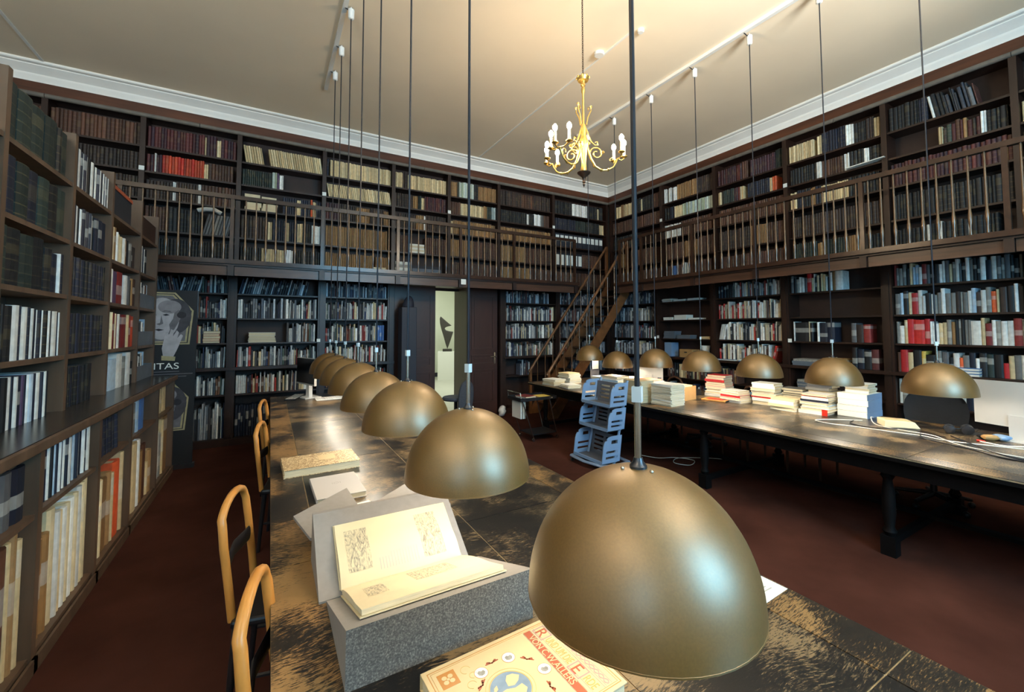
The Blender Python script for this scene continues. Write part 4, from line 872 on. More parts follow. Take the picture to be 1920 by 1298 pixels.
for k, az in enumerate((right+0.12, right+PI-0.55, right+PI+0.75)):
    T = T0 @ Matrix.Rotation(az, 4, 'Z')
    main = [(0.03, 3.42), (0.05, 3.34), (0.07, 3.27), (0.11, 3.20), (0.17, 3.165), (0.24, 3.17), (0.29, 3.20), (0.32, 3.25), (0.335, 3.29)]
    arm = MB().tube([(x, 0, z) for x, z in main], [0.012, 0.012, 0.011, 0.011, 0.010, 0.009, 0.008, 0.007, 0.006], 8, mat=T).build('arm', 'gold', ch, smooth=60)
    MB().tube([(x, 0, z) for x, z in spiral(0.125, 3.325, 0.07, 0.018, PI*1.15, -PI*1.6)], 0.007, 8, mat=T).build('scroll', 'gold', arm, smooth=60)
    MB().tube([(x, 0, z) for x, z in spiral(0.272, 3.265, 0.035, 0.012, -PI*0.3, PI*1.2, 12)], 0.005, 8, mat=T).build('scroll', 'gold', arm, smooth=60)
    MB().tube([(x, 0, z) for x, z in [(0.03, 3.60), (0.045, 3.68), (0.075, 3.74), (0.07, 3.78), (0.045, 3.77), (0.05, 3.745)]], 0.006, 8, mat=T).build('top_scroll', 'gold', ch, smooth=60)
    MB().tube([(x, 0, z) for x, z in [(0.03, 3.56), (0.05, 3.50), (0.075, 3.44), (0.11, 3.405), (0.14, 3.41), (0.135, 3.44), (0.115, 3.435)]], 0.006, 8, mat=T).build('body_scroll', 'gold', ch, smooth=60)
    for (x, z) in ((0.17, 3.165), (0.10, 3.205), (0.05, 3.42), (0.19, 3.34), (0.075, 3.78), (0.24, 3.172)):
        MB().lathe([(0.001, -0.018), (0.012, -0.006), (0.016, 0.004), (0.007, 0.012), (0.001, 0.018)], 8, mat=T @ Matrix.Translation((x, 0, z))).build('leaf', 'gold', ch, smooth=60)
    MB().tube([(0.335, -0.11, 3.30), (0.34, -0.06, 3.275), (0.335, 0, 3.285), (0.34, 0.06, 3.275), (0.335, 0.11, 3.30)], 0.006, 8, mat=T).build('branch', 'gold', arm, smooth=60)
    for (px_, py_) in ((0.335, -0.11), (0.335, 0.11), (0.40, 0.0)):
        if (k == 0 and px_ == 0.40): pass
        q = T @ Vector((px_, py_, 3.305)); l = (q.x-CX, q.y-CY, q.z-2.98)
        inst('drip_cup', CUP, ch, l); c_ = inst('candle', CANDLE, ch, (l[0], l[1], l[2]+0.004)); inst('candle_bulb', BULBC, ch, (l[0], l[1], l[2]+0.108))
    MB().tube([(0.335, 0, 3.285), (0.37, 0, 3.27), (0.40, 0, 3.292)], 0.006, 8, mat=T).build('branch', 'gold', arm, smooth=60)

# ------------------------------------------------------------------ chairs
def bent_chair(x, y, label, rz=-0.17):
    """bentwood chair facing +X, pushed in at the table"""
    t = thing('bentwood_chair', label, 'chair', (x, y, 0), rz, 'bentwood chairs at the foreground table')
    w, top = 0.165, 0.90
    path = [(-0.02, -w, 0.44), (-0.035, -w-0.005, 0.58), (-0.055, -w-0.008, 0.74), (-0.065, -w, 0.83)]
    path += [(-0.07, -w*math.cos(a), 0.83+0.085*math.sin(a)) for a in [PI*i/12 for i in range(1, 12)]]
    path += [(-0.065, w, 0.83), (-0.055, w+0.008, 0.74), (-0.035, w+0.005, 0.58), (-0.02, w, 0.44)]
    MB().tube(path, 0.017, 8, rad2=0.015).build('back_frame', 'chair_wood', t, smooth=60, local=True)
    MB().tube([(-0.045, -w, 0.66), (-0.065, 0, 0.665), (-0.045, w, 0.66)], 0.035, 8, rad2=0.008).build('back_slat', 'chair_dark', t, smooth=60, local=True)
    MB().box(-0.02, 0.40, -0.20, 0.20, 0.42, 0.455).build('seat', 'chair_dark', t, local=True, bevel=0.012)
    for lx in (0.0, 0.37):
        for ly in (-0.17, 0.17): MB().tube([(lx, ly, 0.42), (lx+(0.02 if lx else -0.03), ly*1.06, 0.0)], [0.018, 0.012], 8).build('leg', 'chair_dark', t, smooth=50, local=True)
    MB().tube([(0.0, -0.17, 0.2), (0.37, -0.17, 0.2)], 0.009, 6).build('stretcher', 'chair_dark', t, local=True); MB().tube([(0.0, 0.17, 0.2), (0.37, 0.17, 0.2)], 0.009, 6).build('stretcher', 'chair_dark', t, local=True)
bent_chair(0.045, 1.50, 'bentwood chair with honey-coloured arched back, nearest at the foreground table edge')
bent_chair(-0.055, 2.36, 'bentwood chair with honey-coloured arched back, second along the foreground table', -0.21)
bent_chair(0.02, 3.98, 'bentwood chair with arched back, third along the foreground table')
bent_chair(0.02, 5.22, 'bentwood chair with arched back, farthest along the foreground table')
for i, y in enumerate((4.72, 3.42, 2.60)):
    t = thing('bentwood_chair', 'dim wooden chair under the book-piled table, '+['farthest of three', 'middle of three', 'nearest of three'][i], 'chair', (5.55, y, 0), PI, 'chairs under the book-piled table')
    MB().tube([(-0.02, -0.165, 0.44), (-0.06, -0.17, 0.74), (-0.065, -0.1, 0.85), (-0.07, 0, 0.88), (-0.065, 0.1, 0.85), (-0.06, 0.17, 0.74), (-0.02, 0.165, 0.44)], 0.018, 8).build('back_frame', 'chair_shaded', t, smooth=60, local=True)
    MB().box(-0.02, 0.42, -0.2, 0.2, 0.42, 0.455).build('seat', 'chair_shaded', t, local=True, bevel=0.012)
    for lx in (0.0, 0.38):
        for ly in (-0.17, 0.17): MB().tube([(lx, ly, 0.42), (lx, ly, 0.0)], [0.018, 0.013], 8).build('leg', 'chair_shaded', t, smooth=50, local=True)
def swivel_chair(x, y, rz, zt, label, mat, w=0.24, hgt=0.42):
    """office chair facing local -X... back shell at +X side"""
    t = thing('swivel_chair', label, 'chair', (x, y, 0), rz, 'swivel chairs')
    mb = MB(); n = 14; rows = 9; vs = []; fs = []
    for side in (0, 1):
        for i in range(rows+1):
            f = i/rows; z = zt-hgt+hgt*f
            ww = w*(0.86+0.14*math.sin(PI*min(1, f*1.1)))*(math.sqrt(max(0.0, 1-((f-0.45)/0.55)**4)) if f > 0.45 else 1.0)
            for j in range(n+1):
                s_ = -1+2*j/n
                vs.append((0.05*(1-s_*s_)+(0.03 if side else 0)+0.05*f, s_*max(ww, 0.02), z))
    m_ = n+1; off = (rows+1)*m_
    for side in (0, 1):
        for i in range(rows):
            for j in range(n):
                q = side*off+i*m_+j; f = (q, q+1, q+1+m_, q+m_); fs.append(f if side else f[::-1])
    for i in range(rows):
        for j in (0, n):
            q = i*m_+j; f = (q, q+m_, q+m_+off, q+off); fs.append(f if j == 0 else f[::-1])
    for i in (0, rows):
        for j in range(n):
            q = i*m_+j; f = (q, q+1, q+1+off, q+off); fs.append(f if i == rows else f[::-1])
    mb.add(vs, fs); mb.build('backrest', mat, t, smooth=60, local=True)
    sm = MB(); sm.lathe([(0.02, 0.44), (0.22, 0.44), (0.24, 0.465), (0.22, 0.495), (0.02, 0.50)], 24, mat=Matrix.Translation((-0.24, 0, 0))); sm.build('seat', mat, t, smooth=50, local=True)
    MB().tube([(-0.1, 0, 0.455), (0.06, 0, 0.455), (0.085, 0, 0.58), (0.095, 0, zt-hgt+0.12)], 0.02, 8, rad2=0.03).build('back_bar', 'chair_dark', t, smooth=50, local=True)
    MB().lathe([(0.025, 0.10), (0.025, 0.44)], 12, mat=Matrix.Translation((-0.24, 0, 0))).build('column', 'dark_steel', t, smooth=40, local=True)
    for k in range(5):
        a = k*2*PI/5+0.3; e = (-0.24+0.28*math.cos(a), 0.28*math.sin(a))
        f_ = MB().tube([(-0.24, 0, 0.11), (e[0], e[1], 0.075)], [0.025, 0.016], 8).build('foot', 'chair_dark', t, smooth=50, local=True)
        MB().sphere((e[0], e[1], 0.028), 0.027, 10, 8).build('castor', 'chair_dark', t, smooth=60, local=True)
swivel_chair(5.62, 1.60, 0.15, 1.055, 'black swivel chair with rounded back behind the book-piled table', 'black_fabric', 0.235, 0.40)
swivel_chair(2.84, 6.75, math.radians(-75), 0.80, 'grey upholstered chair back standing before the open doorway', 'grey_fabric', 0.15, 0.50)
swivel_chair(5.65, 4.05, 0.0, 1.13, 'dark upholstered chair behind the cardboard box on the book-piled table', 'black_fabric', 0.14, 0.42)
# ------------------------------------------------------------------ foreground table: cradle, books, papers
ZT = 0.7502
def text_mesh(s, size, mat, parent, M4, depth=0.0006, align='LEFT', name='lettering', sx=1.0, italic=0.0):
    cu = bpy.data.curves.new('txt', 'FONT'); cu.body = s; cu.size = size; cu.extrude = depth/2; cu.align_x = align; cu.shear = italic
    o = bpy.data.objects.new('txt', cu); COL.objects.link(o); bpy.context.view_layer.update()
    me = bpy.data.meshes.new_from_object(o.evaluated_get(bpy.context.evaluated_depsgraph_get())); bpy.data.objects.remove(o)
    me.materials.clear(); me.materials.append(MATS[mat]); me.transform(M4 @ Matrix.Diagonal((sx, 1, 1, 1)))
    q = bpy.data.objects.new(name, me); COL.objects.link(q); q.parent = parent
    return q
# foam book wedges forming a V
cr = thing('book_cradle', 'grey foam book cradle of two wedges holding the open book', 'book stand', (0.45, 1.5, ZT))
X0, X1 = 0.180, 0.727
w = MB()
pr = [(1.175, ZT), (1.175, 0.90), (1.582, 0.757), (1.582, ZT)]
vs = [(X0, y, z) for y, z in pr]+[(X1, y, z) for y, z in pr]
w.add(vs, [(1, 5, 6, 2), (2, 6, 7, 3), (3, 7, 4, 0), (0, 1, 2, 3), (4, 7, 6, 5)], 0); w.add(vs, [(0, 4, 5, 1)], 1)
w.build('front_wedge', ['grey_board', 'speckle'], cr)
w = MB(); pr = [(1.586, ZT), (1.586, 0.757), (1.866, 0.936), (1.885, 0.936), (1.90, ZT)]
vs = [(0.158, y, z) for y, z in pr]+[(0.69, y, z) for y, z in pr]; n = 5
w.add(vs, [(i, i+n, (i+1) % n+n, (i+1) % n) for i in range(n)]+[tuple(range(n)), tuple(range(2*n-1, n-1, -1))], 0)
w.build('back_wedge', ['grey_board'], cr)
# grey board wedges lying behind
def board(name, label, pts, th, mat='grey_board'):
    """closed slab from four top corners; its underside drops to the table"""
    mb = MB(); vs = [tuple(p) for p in pts]+[(p[0], p[1], max(ZT, p[2]-th)) for p in pts]; n = len(pts)
    mb.add(vs, [tuple(range(n)), tuple(range(2*n-1, n-1, -1))]+[(i, n+i, n+(i+1) % n, (i+1) % n) for i in range(n)])
    t = thing(name, label, 'book stand', (pts[0][0], pts[0][1], ZT), 0, 'spare foam wedges'); mb.build('top_board', mat, t)
    c = Vector(tuple(sum(p[i] for p in pts)/n for i in range(3))); q = [c+(Vector(p)-c)*0.6 for p in pts]
    sb = MB(); sb.add([(p.x, p.y, p.z-th-0.001) for p in q]+[(p.x, p.y, ZT) for p in q], [tuple(range(n)), tuple(range(2*n-1, n-1, -1))]+[(i, n+i, n+(i+1) % n, (i+1) % n) for i in range(n)]); sb.build('support', 'box_dark', t)
    return t
board('foam_wedge', 'grey foam wedge lying left behind the open-book cradle', [(0.104, 2.12, 0.85), (0.155, 1.915, 0.83), (0.40, 1.96, 0.80), (0.352, 2.355, 0.85)], 0.012)
board('foam_wedge', 'grey foam wedge lying right behind the open-book cradle', [(0.444, 2.104, 0.85), (0.62, 1.93, 0.82), (0.76, 1.97, 0.82), (0.719, 2.346, 0.85)], 0.012)
# open book lying in the V
ob = thing('open_book', 'open illustrated book with cream pages resting in the grey cradle', 'book', (0.44, 1.55, 0.77))
n1 = Vector((0, 0.333, 0.943)); s1 = Vector((0, -0.943, 0.333)); hg = Vector((0, 1.582, 0.758))
n2 = Vector((0, -0.532, 0.847)); s2 = Vector((0, 0.847, 0.532)); hg2 = Vector((0, 1.586, 0.758))
def P1(x, s, h): q = hg+s1*s+n1*h; return (x, q.y, q.z)
def P2(x, s, h): q = hg2+s2*s+n2*h; return (x, q.y, q.z)
bx0, bx1 = 0.222, 0.662
def slab(P, x0, x1, s0, s1_, h0, h1, mi=0, mb=None):
    mb = mb or MB(); vs = [P(x, s, h) for h in (h0, h1) for (x, s) in ((x0, s0), (x1, s0), (x1, s1_), (x0, s1_))]
    return mb.add(vs, [(0, 1, 2, 3), (7, 6, 5, 4), (0, 4, 5, 1), (1, 5, 6, 2), (2, 6, 7, 3), (3, 7, 4, 0)], mi)
slab(P1, bx0, bx1, 0.012, 0.378, 0.0015, 0.005).build('cover_board', 'vellum', ob)
slab(P2, bx0, bx1, 0.016, 0.262, 0.0015, 0.005).build('cover_board', 'vellum', ob)
# lower page block, slightly domed
mb = MB(); n = 10; vs = []
hs = [0.020+0.006*math.sin(PI*min(1, (i/n)*1.4)) for i in range(n+1)]
for h_on in (0, 1):
    for i in range(n+1):
        s = 0.004+0.366*i/n
        for x in (bx0+0.006, bx1-0.006): vs.append(P1(x, s, hs[i] if h_on else 0.006))
k = 2*(n+1)
top = [(k+2*i, k+2*i+2, k+2*i+3, k+2*i+1) for i in range(n)]; bot = [(2*i, 2*i+1, 2*i+3, 2*i+2) for i in range(n)]
side = [(2*i, 2*i+2, k+2*i+2, k+2*i) for i in range(n)]+[(2*i+1, k+2*i+1, k+2*i+3, 2*i+3) for i in range(n)]
mb.add(vs, [f[::-1] for f in top], 0); mb.add(vs, bot+side+[(2*n, 2*n+1, k+2*n+1, k+2*n), (0, k, k+1, 1)], 1)
pb = mb.build('page_block', ['vellum', 'paper_edge'], ob)
# upper leaf, curling at the outer edge
mb = MB(); n = 14; vs = []
def leafh(f): return 0.020*math.sin(PI*min(1.0, f*1.25))*(1-f*0.55)+0.012
for lay in (0, 1):
    for i in range(n+1):
        f = i/n; s = 0.008+0.250*f
        for x, bow in ((bx0+0.004, 0.0), (bx1-0.006-0.03*f, 0.010*math.sin(PI*f))): vs.append(P2(x+bow, s, leafh(f) if lay else 0.006))
k = 2*(n+1)
top = [(k+2*i, k+2*i+2, k+2*i+3, k+2*i+1) for i in range(n)]; side = [(2*i, 2*i+2, k+2*i+2, k+2*i) for i in range(n)]+[(2*i+1, k+2*i+1, k+2*i+3, 2*i+3) for i in range(n)]
mb.add(vs, top, 0); mb.add(vs, side+[(2*n, 2*n+1, k+2*n+1, k+2*n)], 1)
mb.build('left_pages', ['vellum', 'paper_edge'], ob, smooth=50)
# printed pictures and text lines on the pages (flat print following the sheet)
def print_patch(P, hf, x0, x1, f0, f1, L, s_off, mat, name, seg=8, lift=0.0007):
    mb = MB(); vs = []
    for i in range(seg+1):
        f = f0+(f1-f0)*i/seg
        for x in (x0, x1): vs.append(P(x, s_off+L*f, hf(f)+lift))
    fs = [(2*i, 2*i+2, 2*i+3, 2*i+1) for i in range(seg)]
    mb.add(vs, fs); return mb.build(name, mat, ob)
# engraving: wavering grey contour lines
m, t_, b = new_mat('engraving'); b.inputs['Roughness'].default_value = 0.7
tc = nd(t_, 'ShaderNodeTexCoord'); mp_ = nd(t_, 'ShaderNodeMapping'); mp_.inputs['Scale'].default_value = (2.2, 0.8, 0.8); nz = nd(t_, 'ShaderNodeTexNoise'); nz.inputs['Scale'].default_value = 36; nz.inputs['Detail'].default_value = 6; nz.inputs['Distortion'].default_value = 2.5
t_.links.new(tc.outputs['Object'], mp_.inputs['Vector']); t_.links.new(mp_.outputs['Vector'], nz.inputs['Vector']); r = ramp(t_, [(0.34, rgb(128, 120, 106)), (0.46, rgb(178, 166, 140)), (0.6, rgb(208, 193, 158))]); t_.links.new(nz.outputs['Fac'], r.inputs['Fac']); t_.links.new(r.outputs['Color'], b.inputs['Base Color'])
print_patch(P2, leafh, 0.255, 0.335, 0.18, 0.86, 0.250, 0.008, 'engraving', 'engraving')
print_patch(P2, leafh, 0.520, 0.605, 0.12, 0.88, 0.250, 0.008, 'engraving', 'engraving')
for i in range(14): print_patch(P2, leafh, 0.36+i*0.0105, 0.3635+i*0.0105, 0.12, 0.12+0.22*(0.75 if i < 4 else 1), 0.250, 0.008, 'print_line', 'text_line', 5)
h1f = lambda f: 0.020+0.006*math.sin(PI*min(1, f*1.4))
print_patch(P1, h1f, 0.27, 0.33, 0.35, 0.66, 0.366, 0.004, 'engraving', 'engraving')
print_patch(P1, h1f, 0.42, 0.56, 0.22, 0.60, 0.366, 0.004, 'engraving', 'engraving')

# decorated cream folio with title, seen in the near corner
ab = thing('folio_book', 'cream decorated folio with globe medallion and red title band', 'book', (0.556, 0.948, ZT), 0.045)
bw, bd, bt = 0.415, 0.300, 0.040     # along x (book height), along y (book width), thickness
cb = MB(); cb.box(-bw/2, bw/2, -bd/2, bd/2, bt-0.004, bt); cb.build('front_cover', 'print_cream', ab, local=True, bevel=0.0012)
MB().box(-bw/2, bw/2, -bd/2, bd/2, 0, 0.004).build('back_cover', 'print_cream', ab, local=True)
MB().box(-bw/2, bw/2, bd/2-0.004, bd/2, 0.004, bt-0.004).build('spine', 'print_cream', ab, local=True)
MB().box(-bw/2+0.005, bw/2-0.005, -bd/2+0.006, bd/2-0.005, 0.004, bt-0.004).build('page_block', 'paper_edge', ab, local=True)
def deco(name, mat, polys, lift=0.0004):
    mb = MB()
    for p in polys: mb.prism(p, bt, bt+lift)
    return mb.build(name, mat, ab, local=True)
def rect(x0, x1, y0, y1): return [(x0, y0), (x1, y0), (x1, y1), (x0, y1)]
def framep(x0, x1, y0, y1, w): return [rect(x0, x1, y0, y0+w), rect(x0, x1, y1-w, y1), rect(x0, x0+w, y0+w, y1-w), rect(x1-w, x1, y0+w, y1-w)]
def ring(cx, cy, r, w, n=28):
    out = []
    for i in range(n):
        a, c_ = 2*PI*i/n, 2*PI*(i+1)/n
        out.append([(cx+r*math.cos(a), cy+r*math.sin(a)), (cx+(r+w)*math.cos(a), cy+(r+w)*math.sin(a)), (cx+(r+w)*math.cos(c_), cy+(r+w)*math.sin(c_)), (cx+r*math.cos(c_), cy+r*math.sin(c_))])
    return out
def disc(cx, cy, r, n=28): return [(cx+r*math.cos(2*PI*i/n), cy+r*math.sin(2*PI*i/n)) for i in range(n)]
deco('border_line', 'print_ochre', framep(-bw/2+0.012, bw/2-0.010, -bd/2+0.010, bd/2-0.012, 0.0018)+framep(-bw/2+0.019, bw/2-0.017, -bd/2+0.016, bd/2-0.018, 0.0008))
rx = 0.096                                     # title band starts here (x)
deco('title_band', 'print_red', [rect(rx-0.0105, rx+0.0105, -bd/2+0.018, bd/2-0.022)])
deco('title_rule', 'print_grey', [rect(rx-0.0125, rx-0.0115, -bd/2+0.018, bd/2-0.022), rect(rx+0.0115, rx+0.0125, -bd/2+0.018, bd/2-0.022), rect(rx+0.055, rx+0.056, -bd/2+0.018, bd/2-0.022), rect(rx+0.022, rx+0.0228, -bd/2+0.018, bd/2-0.022)])
TXT = Matrix(((0, 1, 0, 0), (-1, 0, 0, 0), (0, 0, 1, 0), (0, 0, 0, 1)))   # reads towards the viewer, tops to +x
def T_(x, y, lift=0.0006): return Matrix.Translation((x, y, bt+lift)) @ TXT
text_mesh('VON C.W.ALLERS', 0.0275, 'print_cream', ab, T_(rx-0.0095, bd/2-0.044, 0.0012), sx=0.88)
deco('initial_panel', 'print_mauve', framep(rx+0.016, rx+0.054, bd/2-0.072, bd/2-0.026, 0.003)+framep(rx+0.016, rx+0.056, -bd/2+0.072, -bd/2+0.118, 0.003))
text_mesh('R', 0.048, 'print_red', ab, T_(rx+0.019, bd/2-0.033))
text_mesh('E', 0.048, 'print_red', ab, T_(rx+0.019, -bd/2+0.110))
text_mesh('UND UM DIE', 0.034, 'print_gold', ab, T_(rx+0.025, bd/2-0.076), sx=0.52)
text_mesh('RDE', 0.034, 'print_gold', ab, T_(rx+0.025, -bd/2+0.068), sx=0.64)
# running ornament: interlaced wave along the outer edge
wav = []
for ph in (0, PI):
    for i in range(60):
        y0 = -bd/2+0.022+(bd-0.05)*i/60; y1 = -bd/2+0.022+(bd-0.05)*(i+1)/60
        a0 = 0.0055*math.sin(i*0.75+ph); a1 = 0.0055*math.sin((i+1)*0.75+ph); xm = rx+0.0705
        wav.append([(xm+a0-0.0016, y0), (xm+a0+0.0016, y0), (xm+a1+0.0016, y1), (xm+a1-0.0016, y1)])
deco('running_ornament', 'print_mauve', wav+[rect(rx+0.061, rx+0.0618, -bd/2+0.02, bd/2-0.024), rect(rx+0.079, rx+0.0798, -bd/2+0.02, bd/2-0.024)])
gx, gy = -0.040, -0.010
deco('globe', 'print_blue', [disc(gx, gy, 0.050, 40)])
deco('globe_ring', 'print_gold', ring(gx, gy, 0.051, 0.0018, 40)+ring(gx, gy, 0.060, 0.0010, 40))
deco('land', 'print_cream', [[(gx+x*0.05, gy+y*0.05) for x, y in p] for p in ([(-0.05, 0.15), (0.25, 0.05), (0.55, 0.2), (0.75, 0.45), (0.5, 0.7), (0.2, 0.75), (0.0, 0.5)][::1], [(-0.7, -0.2), (-0.4, -0.5), (0.0, -0.6), (0.35, -0.75), (0.7, -0.4), (0.6, -0.05), (0.2, -0.1), (-0.2, 0.05), (-0.45, 0.02)][::1], [(-0.85, 0.1), (-0.55, 0.25), (-0.5, 0.5), (-0.7, 0.4)][::-1])], 0.0007)
meds = [(0.005, 0.076), (-0.078, 0.070), (0.062, -0.006), (0.005, -0.094)]
for mx_, my_ in meds:
    deco('medallion', 'paper', [disc(mx_, my_, 0.017)]); deco('medallion_ring', 'print_ochre', ring(mx_, my_, 0.0168, 0.0012))
    deco('portrait', 'print_grey', [[(mx_+x*0.017, my_+y*0.017) for x, y in ((-0.5, -0.3), (-0.1, -0.55), (0.35, -0.5), (0.6, -0.1), (0.45, 0.3), (0.1, 0.2), (-0.2, 0.45), (-0.55, 0.2))]], 0.0007)
for (ax, ay, an) in ((-0.04, 0.083, 0.0), (0.042, 0.044, -0.8), (-0.092, 0.035, 0.7), (0.042, -0.058, -1.6)):
    M2 = Matrix.Rotation(an, 2); pol = []
    for sgn in (-1, 1):
        for (x, y, r) in ((0.006, 0.003, 0.0028), (0.012, 0.006, 0.002), (0.017, 0.002, 0.0016), (0.0, 0.0, 0.0025)):
            q = M2 @ Vector((x*sgn, y)); pol.append(disc(ax+q.x, ay+q.y, r, 10))
        q0 = M2 @ Vector((0, -0.001)); q1 = M2 @ Vector((sgn*0.018, 0.0005)); q2 = M2 @ Vector((sgn*0.010, 0.009))
        tri = [(ax+q0.x, ay+q0.y), (ax+q1.x, ay+q1.y), (ax+q2.x, ay+q2.y)]
        pol.append(tri if sgn > 0 else tri[::-1])
    deco('floral_spray', 'print_red', pol, 0.0005)
sq = [(-bw/2+0.030, -bw/2+0.075, bd/2-0.078, bd/2-0.030)]
deco('corner_panel', 'print_ochre', [rect(*q) for q in sq])
deco('corner_flower', 'print_cream', [disc(-bw/2+0.0525+0.011*math.cos(a), bd/2-0.054+0.011*math.sin(a), 0.0065, 12) for a in (0.8, 2.4, 3.9, 5.5)]+[disc(-bw/2+0.0525, bd/2-0.054, 0.004, 10)], 0.0008)
deco('gold_tendril', 'print_gold', [p for c_ in ((-bw/2+0.10, bd/2-0.05, 0.012), (-bw/2+0.11, bd/2-0.075, 0.009), (-bw/2+0.095, bd/2-0.10, 0.011)) for p in ring(c_[0], c_[1], c_[2], 0.001, 18)[:13]])

def closed_book(name, label, cx, cy, rz, w, l, th, cover, edge='paper_edge', z=ZT, spine=-1, group=None):
    t = thing(name, label, 'book', (cx, cy, z), rz, group)
    MB().box(-w/2, w/2, -l/2, l/2, 0, 0.003).build('back_cover', cover, t, local=True); MB().box(-w/2, w/2, -l/2, l/2, th-0.003, th).build('front_cover', cover, t, local=True, bevel=0.001)
    s = MB(); s.tube([(spine*w/2*0.99, -l/2, th/2), (spine*w/2*0.99, l/2, th/2)], th/2*0.98, 8, rad2=0.004); s.build('spine', cover, t, local=True)
    MB().box(-w/2+0.005, w/2-0.005, -l/2+0.005, l/2-0.005, 0.003, th-0.003).build('page_block', edge, t, local=True)
    return t
# beige marbled book
m, t_, b = new_mat('marbled'); b.inputs['Roughness'].default_value = 0.5
tc = nd(t_, 'ShaderNodeTexCoord'); nz = nd(t_, 'ShaderNodeTexNoise'); nz.inputs['Scale'].default_value = 55; nz.inputs['Detail'].default_value = 4; nz.inputs['Distortion'].default_value = 2
t_.links.new(tc.outputs['Object'], nz.inputs['Vector']); r = ramp(t_, [(0.42, rgb(140, 108, 74)), (0.52, rgb(196, 170, 126)), (0.6, rgb(224, 204, 164))]); t_.links.new(nz.outputs['Fac'], r.inputs['Fac']); t_.links.new(r.outputs['Color'], b.inputs['Base Color'])
t = closed_book('marbled_book', 'thick tan marbled book lying near the table edge', 0.305, 3.15, 0.03, 0.44, 0.31, 0.048, 'marbled')
MB().box(-0.01, 0.09, -0.03, 0.09, 0.0482, 0.0488).build('title_label', 'print_cream', t, local=True)
t = closed_book('grey_book', 'pale grey closed book behind the cradle on the foreground table', 0.345, 2.65, 0.02, 0.245, 0.37, 0.028, 'box_pale' if 'box_pale' in MATS else 'plinth_white')
deco2 = MB()
for q in ring(0.0, 0.03, 0.012, 0.0015, 20)+[[(0.02, 0.02), (0.022, 0.02), (0.022, 0.042), (0.02, 0.042)], [(-0.022, 0.02), (-0.02, 0.02), (-0.02, 0.042), (-0.022, 0.042)]]: deco2.prism(q, 0.0281, 0.0284)
deco2.build('emblem', 'print_grey', t, local=True)
def sheet(name, label, pts, z, mat='paper', lines=0, cat='paper', th=0.0006):
    mb = MB(); vs = [(x, y, z) for x, y in pts]+[(x, y, z+th) for x, y in pts]; n = len(pts)
    mb.add(vs, [tuple(range(n-1, -1, -1)), tuple(range(n, 2*n))]+[(i, (i+1) % n, n+(i+1) % n, n+i) for i in range(n)])
    o = tag(mb.build(name, mat), label, cat)
    return o
o = sheet('paper_sheet', 'white printed sheet at the right edge of the foreground table', [(1.36, 0.84), (1.562, 0.85), (1.556, 1.06), (1.352, 1.05)], ZT)
tl = MB()
for i in range(9): tl.box(1.39, 1.39+[0.13, 0.12, 0.13, 0.08, 0.13, 0.1, 0.13, 0.12, 0.06][i], 0.88+i*0.015, 0.884+i*0.015, ZT+0.0007, ZT+0.0010)
tl.build('text_lines', 'print_line', o)
sheet('paper_slip', 'small white slip behind the left foam wedge', [(0.40, 2.20), (0.50, 2.22), (0.47, 2.40), (0.37, 2.38)], ZT)

# far end of the foreground table: screen, keyboard, white pad
mo = thing('monitor', 'black computer screen on a white foot at the far end of the foreground table', 'monitor', (0.47, 6.38, ZT))
dv = Vector((0.17, -0.50, 0)).normalized(); nv_ = Vector((-0.947, -0.322, 0))
A = Matrix(((dv.x, 0, nv_.x, 0.415), (dv.y, 0, nv_.y, 6.36), (0, 1, 0, 1.10), (0, 0, 0, 1)))
MB().box(-0.27, 0.27, -0.175, 0.175, -0.03, 0.0, mat=A).build('housing', 'alu', mo); MB().box(-0.262, 0.262, -0.155, 0.168, 0.0, 0.003, mat=A).build('screen', 'screen_black', mo)
MB().prism([(-0.05, -0.345), (0.05, -0.345), (0.03, 0.06), (-0.03, 0.06)], -0.075, -0.031, A).build('stand', 'white_plastic', mo)
MB().box(-0.13, 0.13, -0.348, -0.338, -0.16, 0.05, mat=A).build('foot', 'white_plastic', mo)
kb = thing('keyboard', 'flat grey keyboard in front of the black screen', 'keyboard', (0.305, 6.45, ZT), math.radians(72))
MB().box(-0.22, 0.22, -0.07, 0.07, 0, 0.014).build('body', 'chair_dark', kb, local=True)
KEY = MB().box(-0.012, 0.012, -0.011, 0.011, 0, 0.006).mesh('key', ['alu'])
for i in range(14):
    for j in range(4): inst('key', KEY, kb, (-0.19+i*0.0292, -0.045+j*0.030, 0.014))
wk = thing('white_keyboard', 'slim white keyboard beside the black screen foot', 'keyboard', (0.71, 6.13, ZT), 0.08)
MB().prism([(-0.085, 0), (0.085, 0), (0.085, 0.016), (-0.085, 0.006)], -0.19, 0.19, Matrix(((0, 0, 1, 0), (1, 0, 0, 0), (0, 1, 0, 0), (0, 0, 0, 1)))).build('body', 'white_plastic', wk, local=True)
for i in range(13):
    for j in range(4): inst('key', KEY, wk, (-0.168+i*0.028, -0.055+j*0.034, 0.0085+j*0.002), (0.05, 0, 0), (0.9, 1, 0.5))

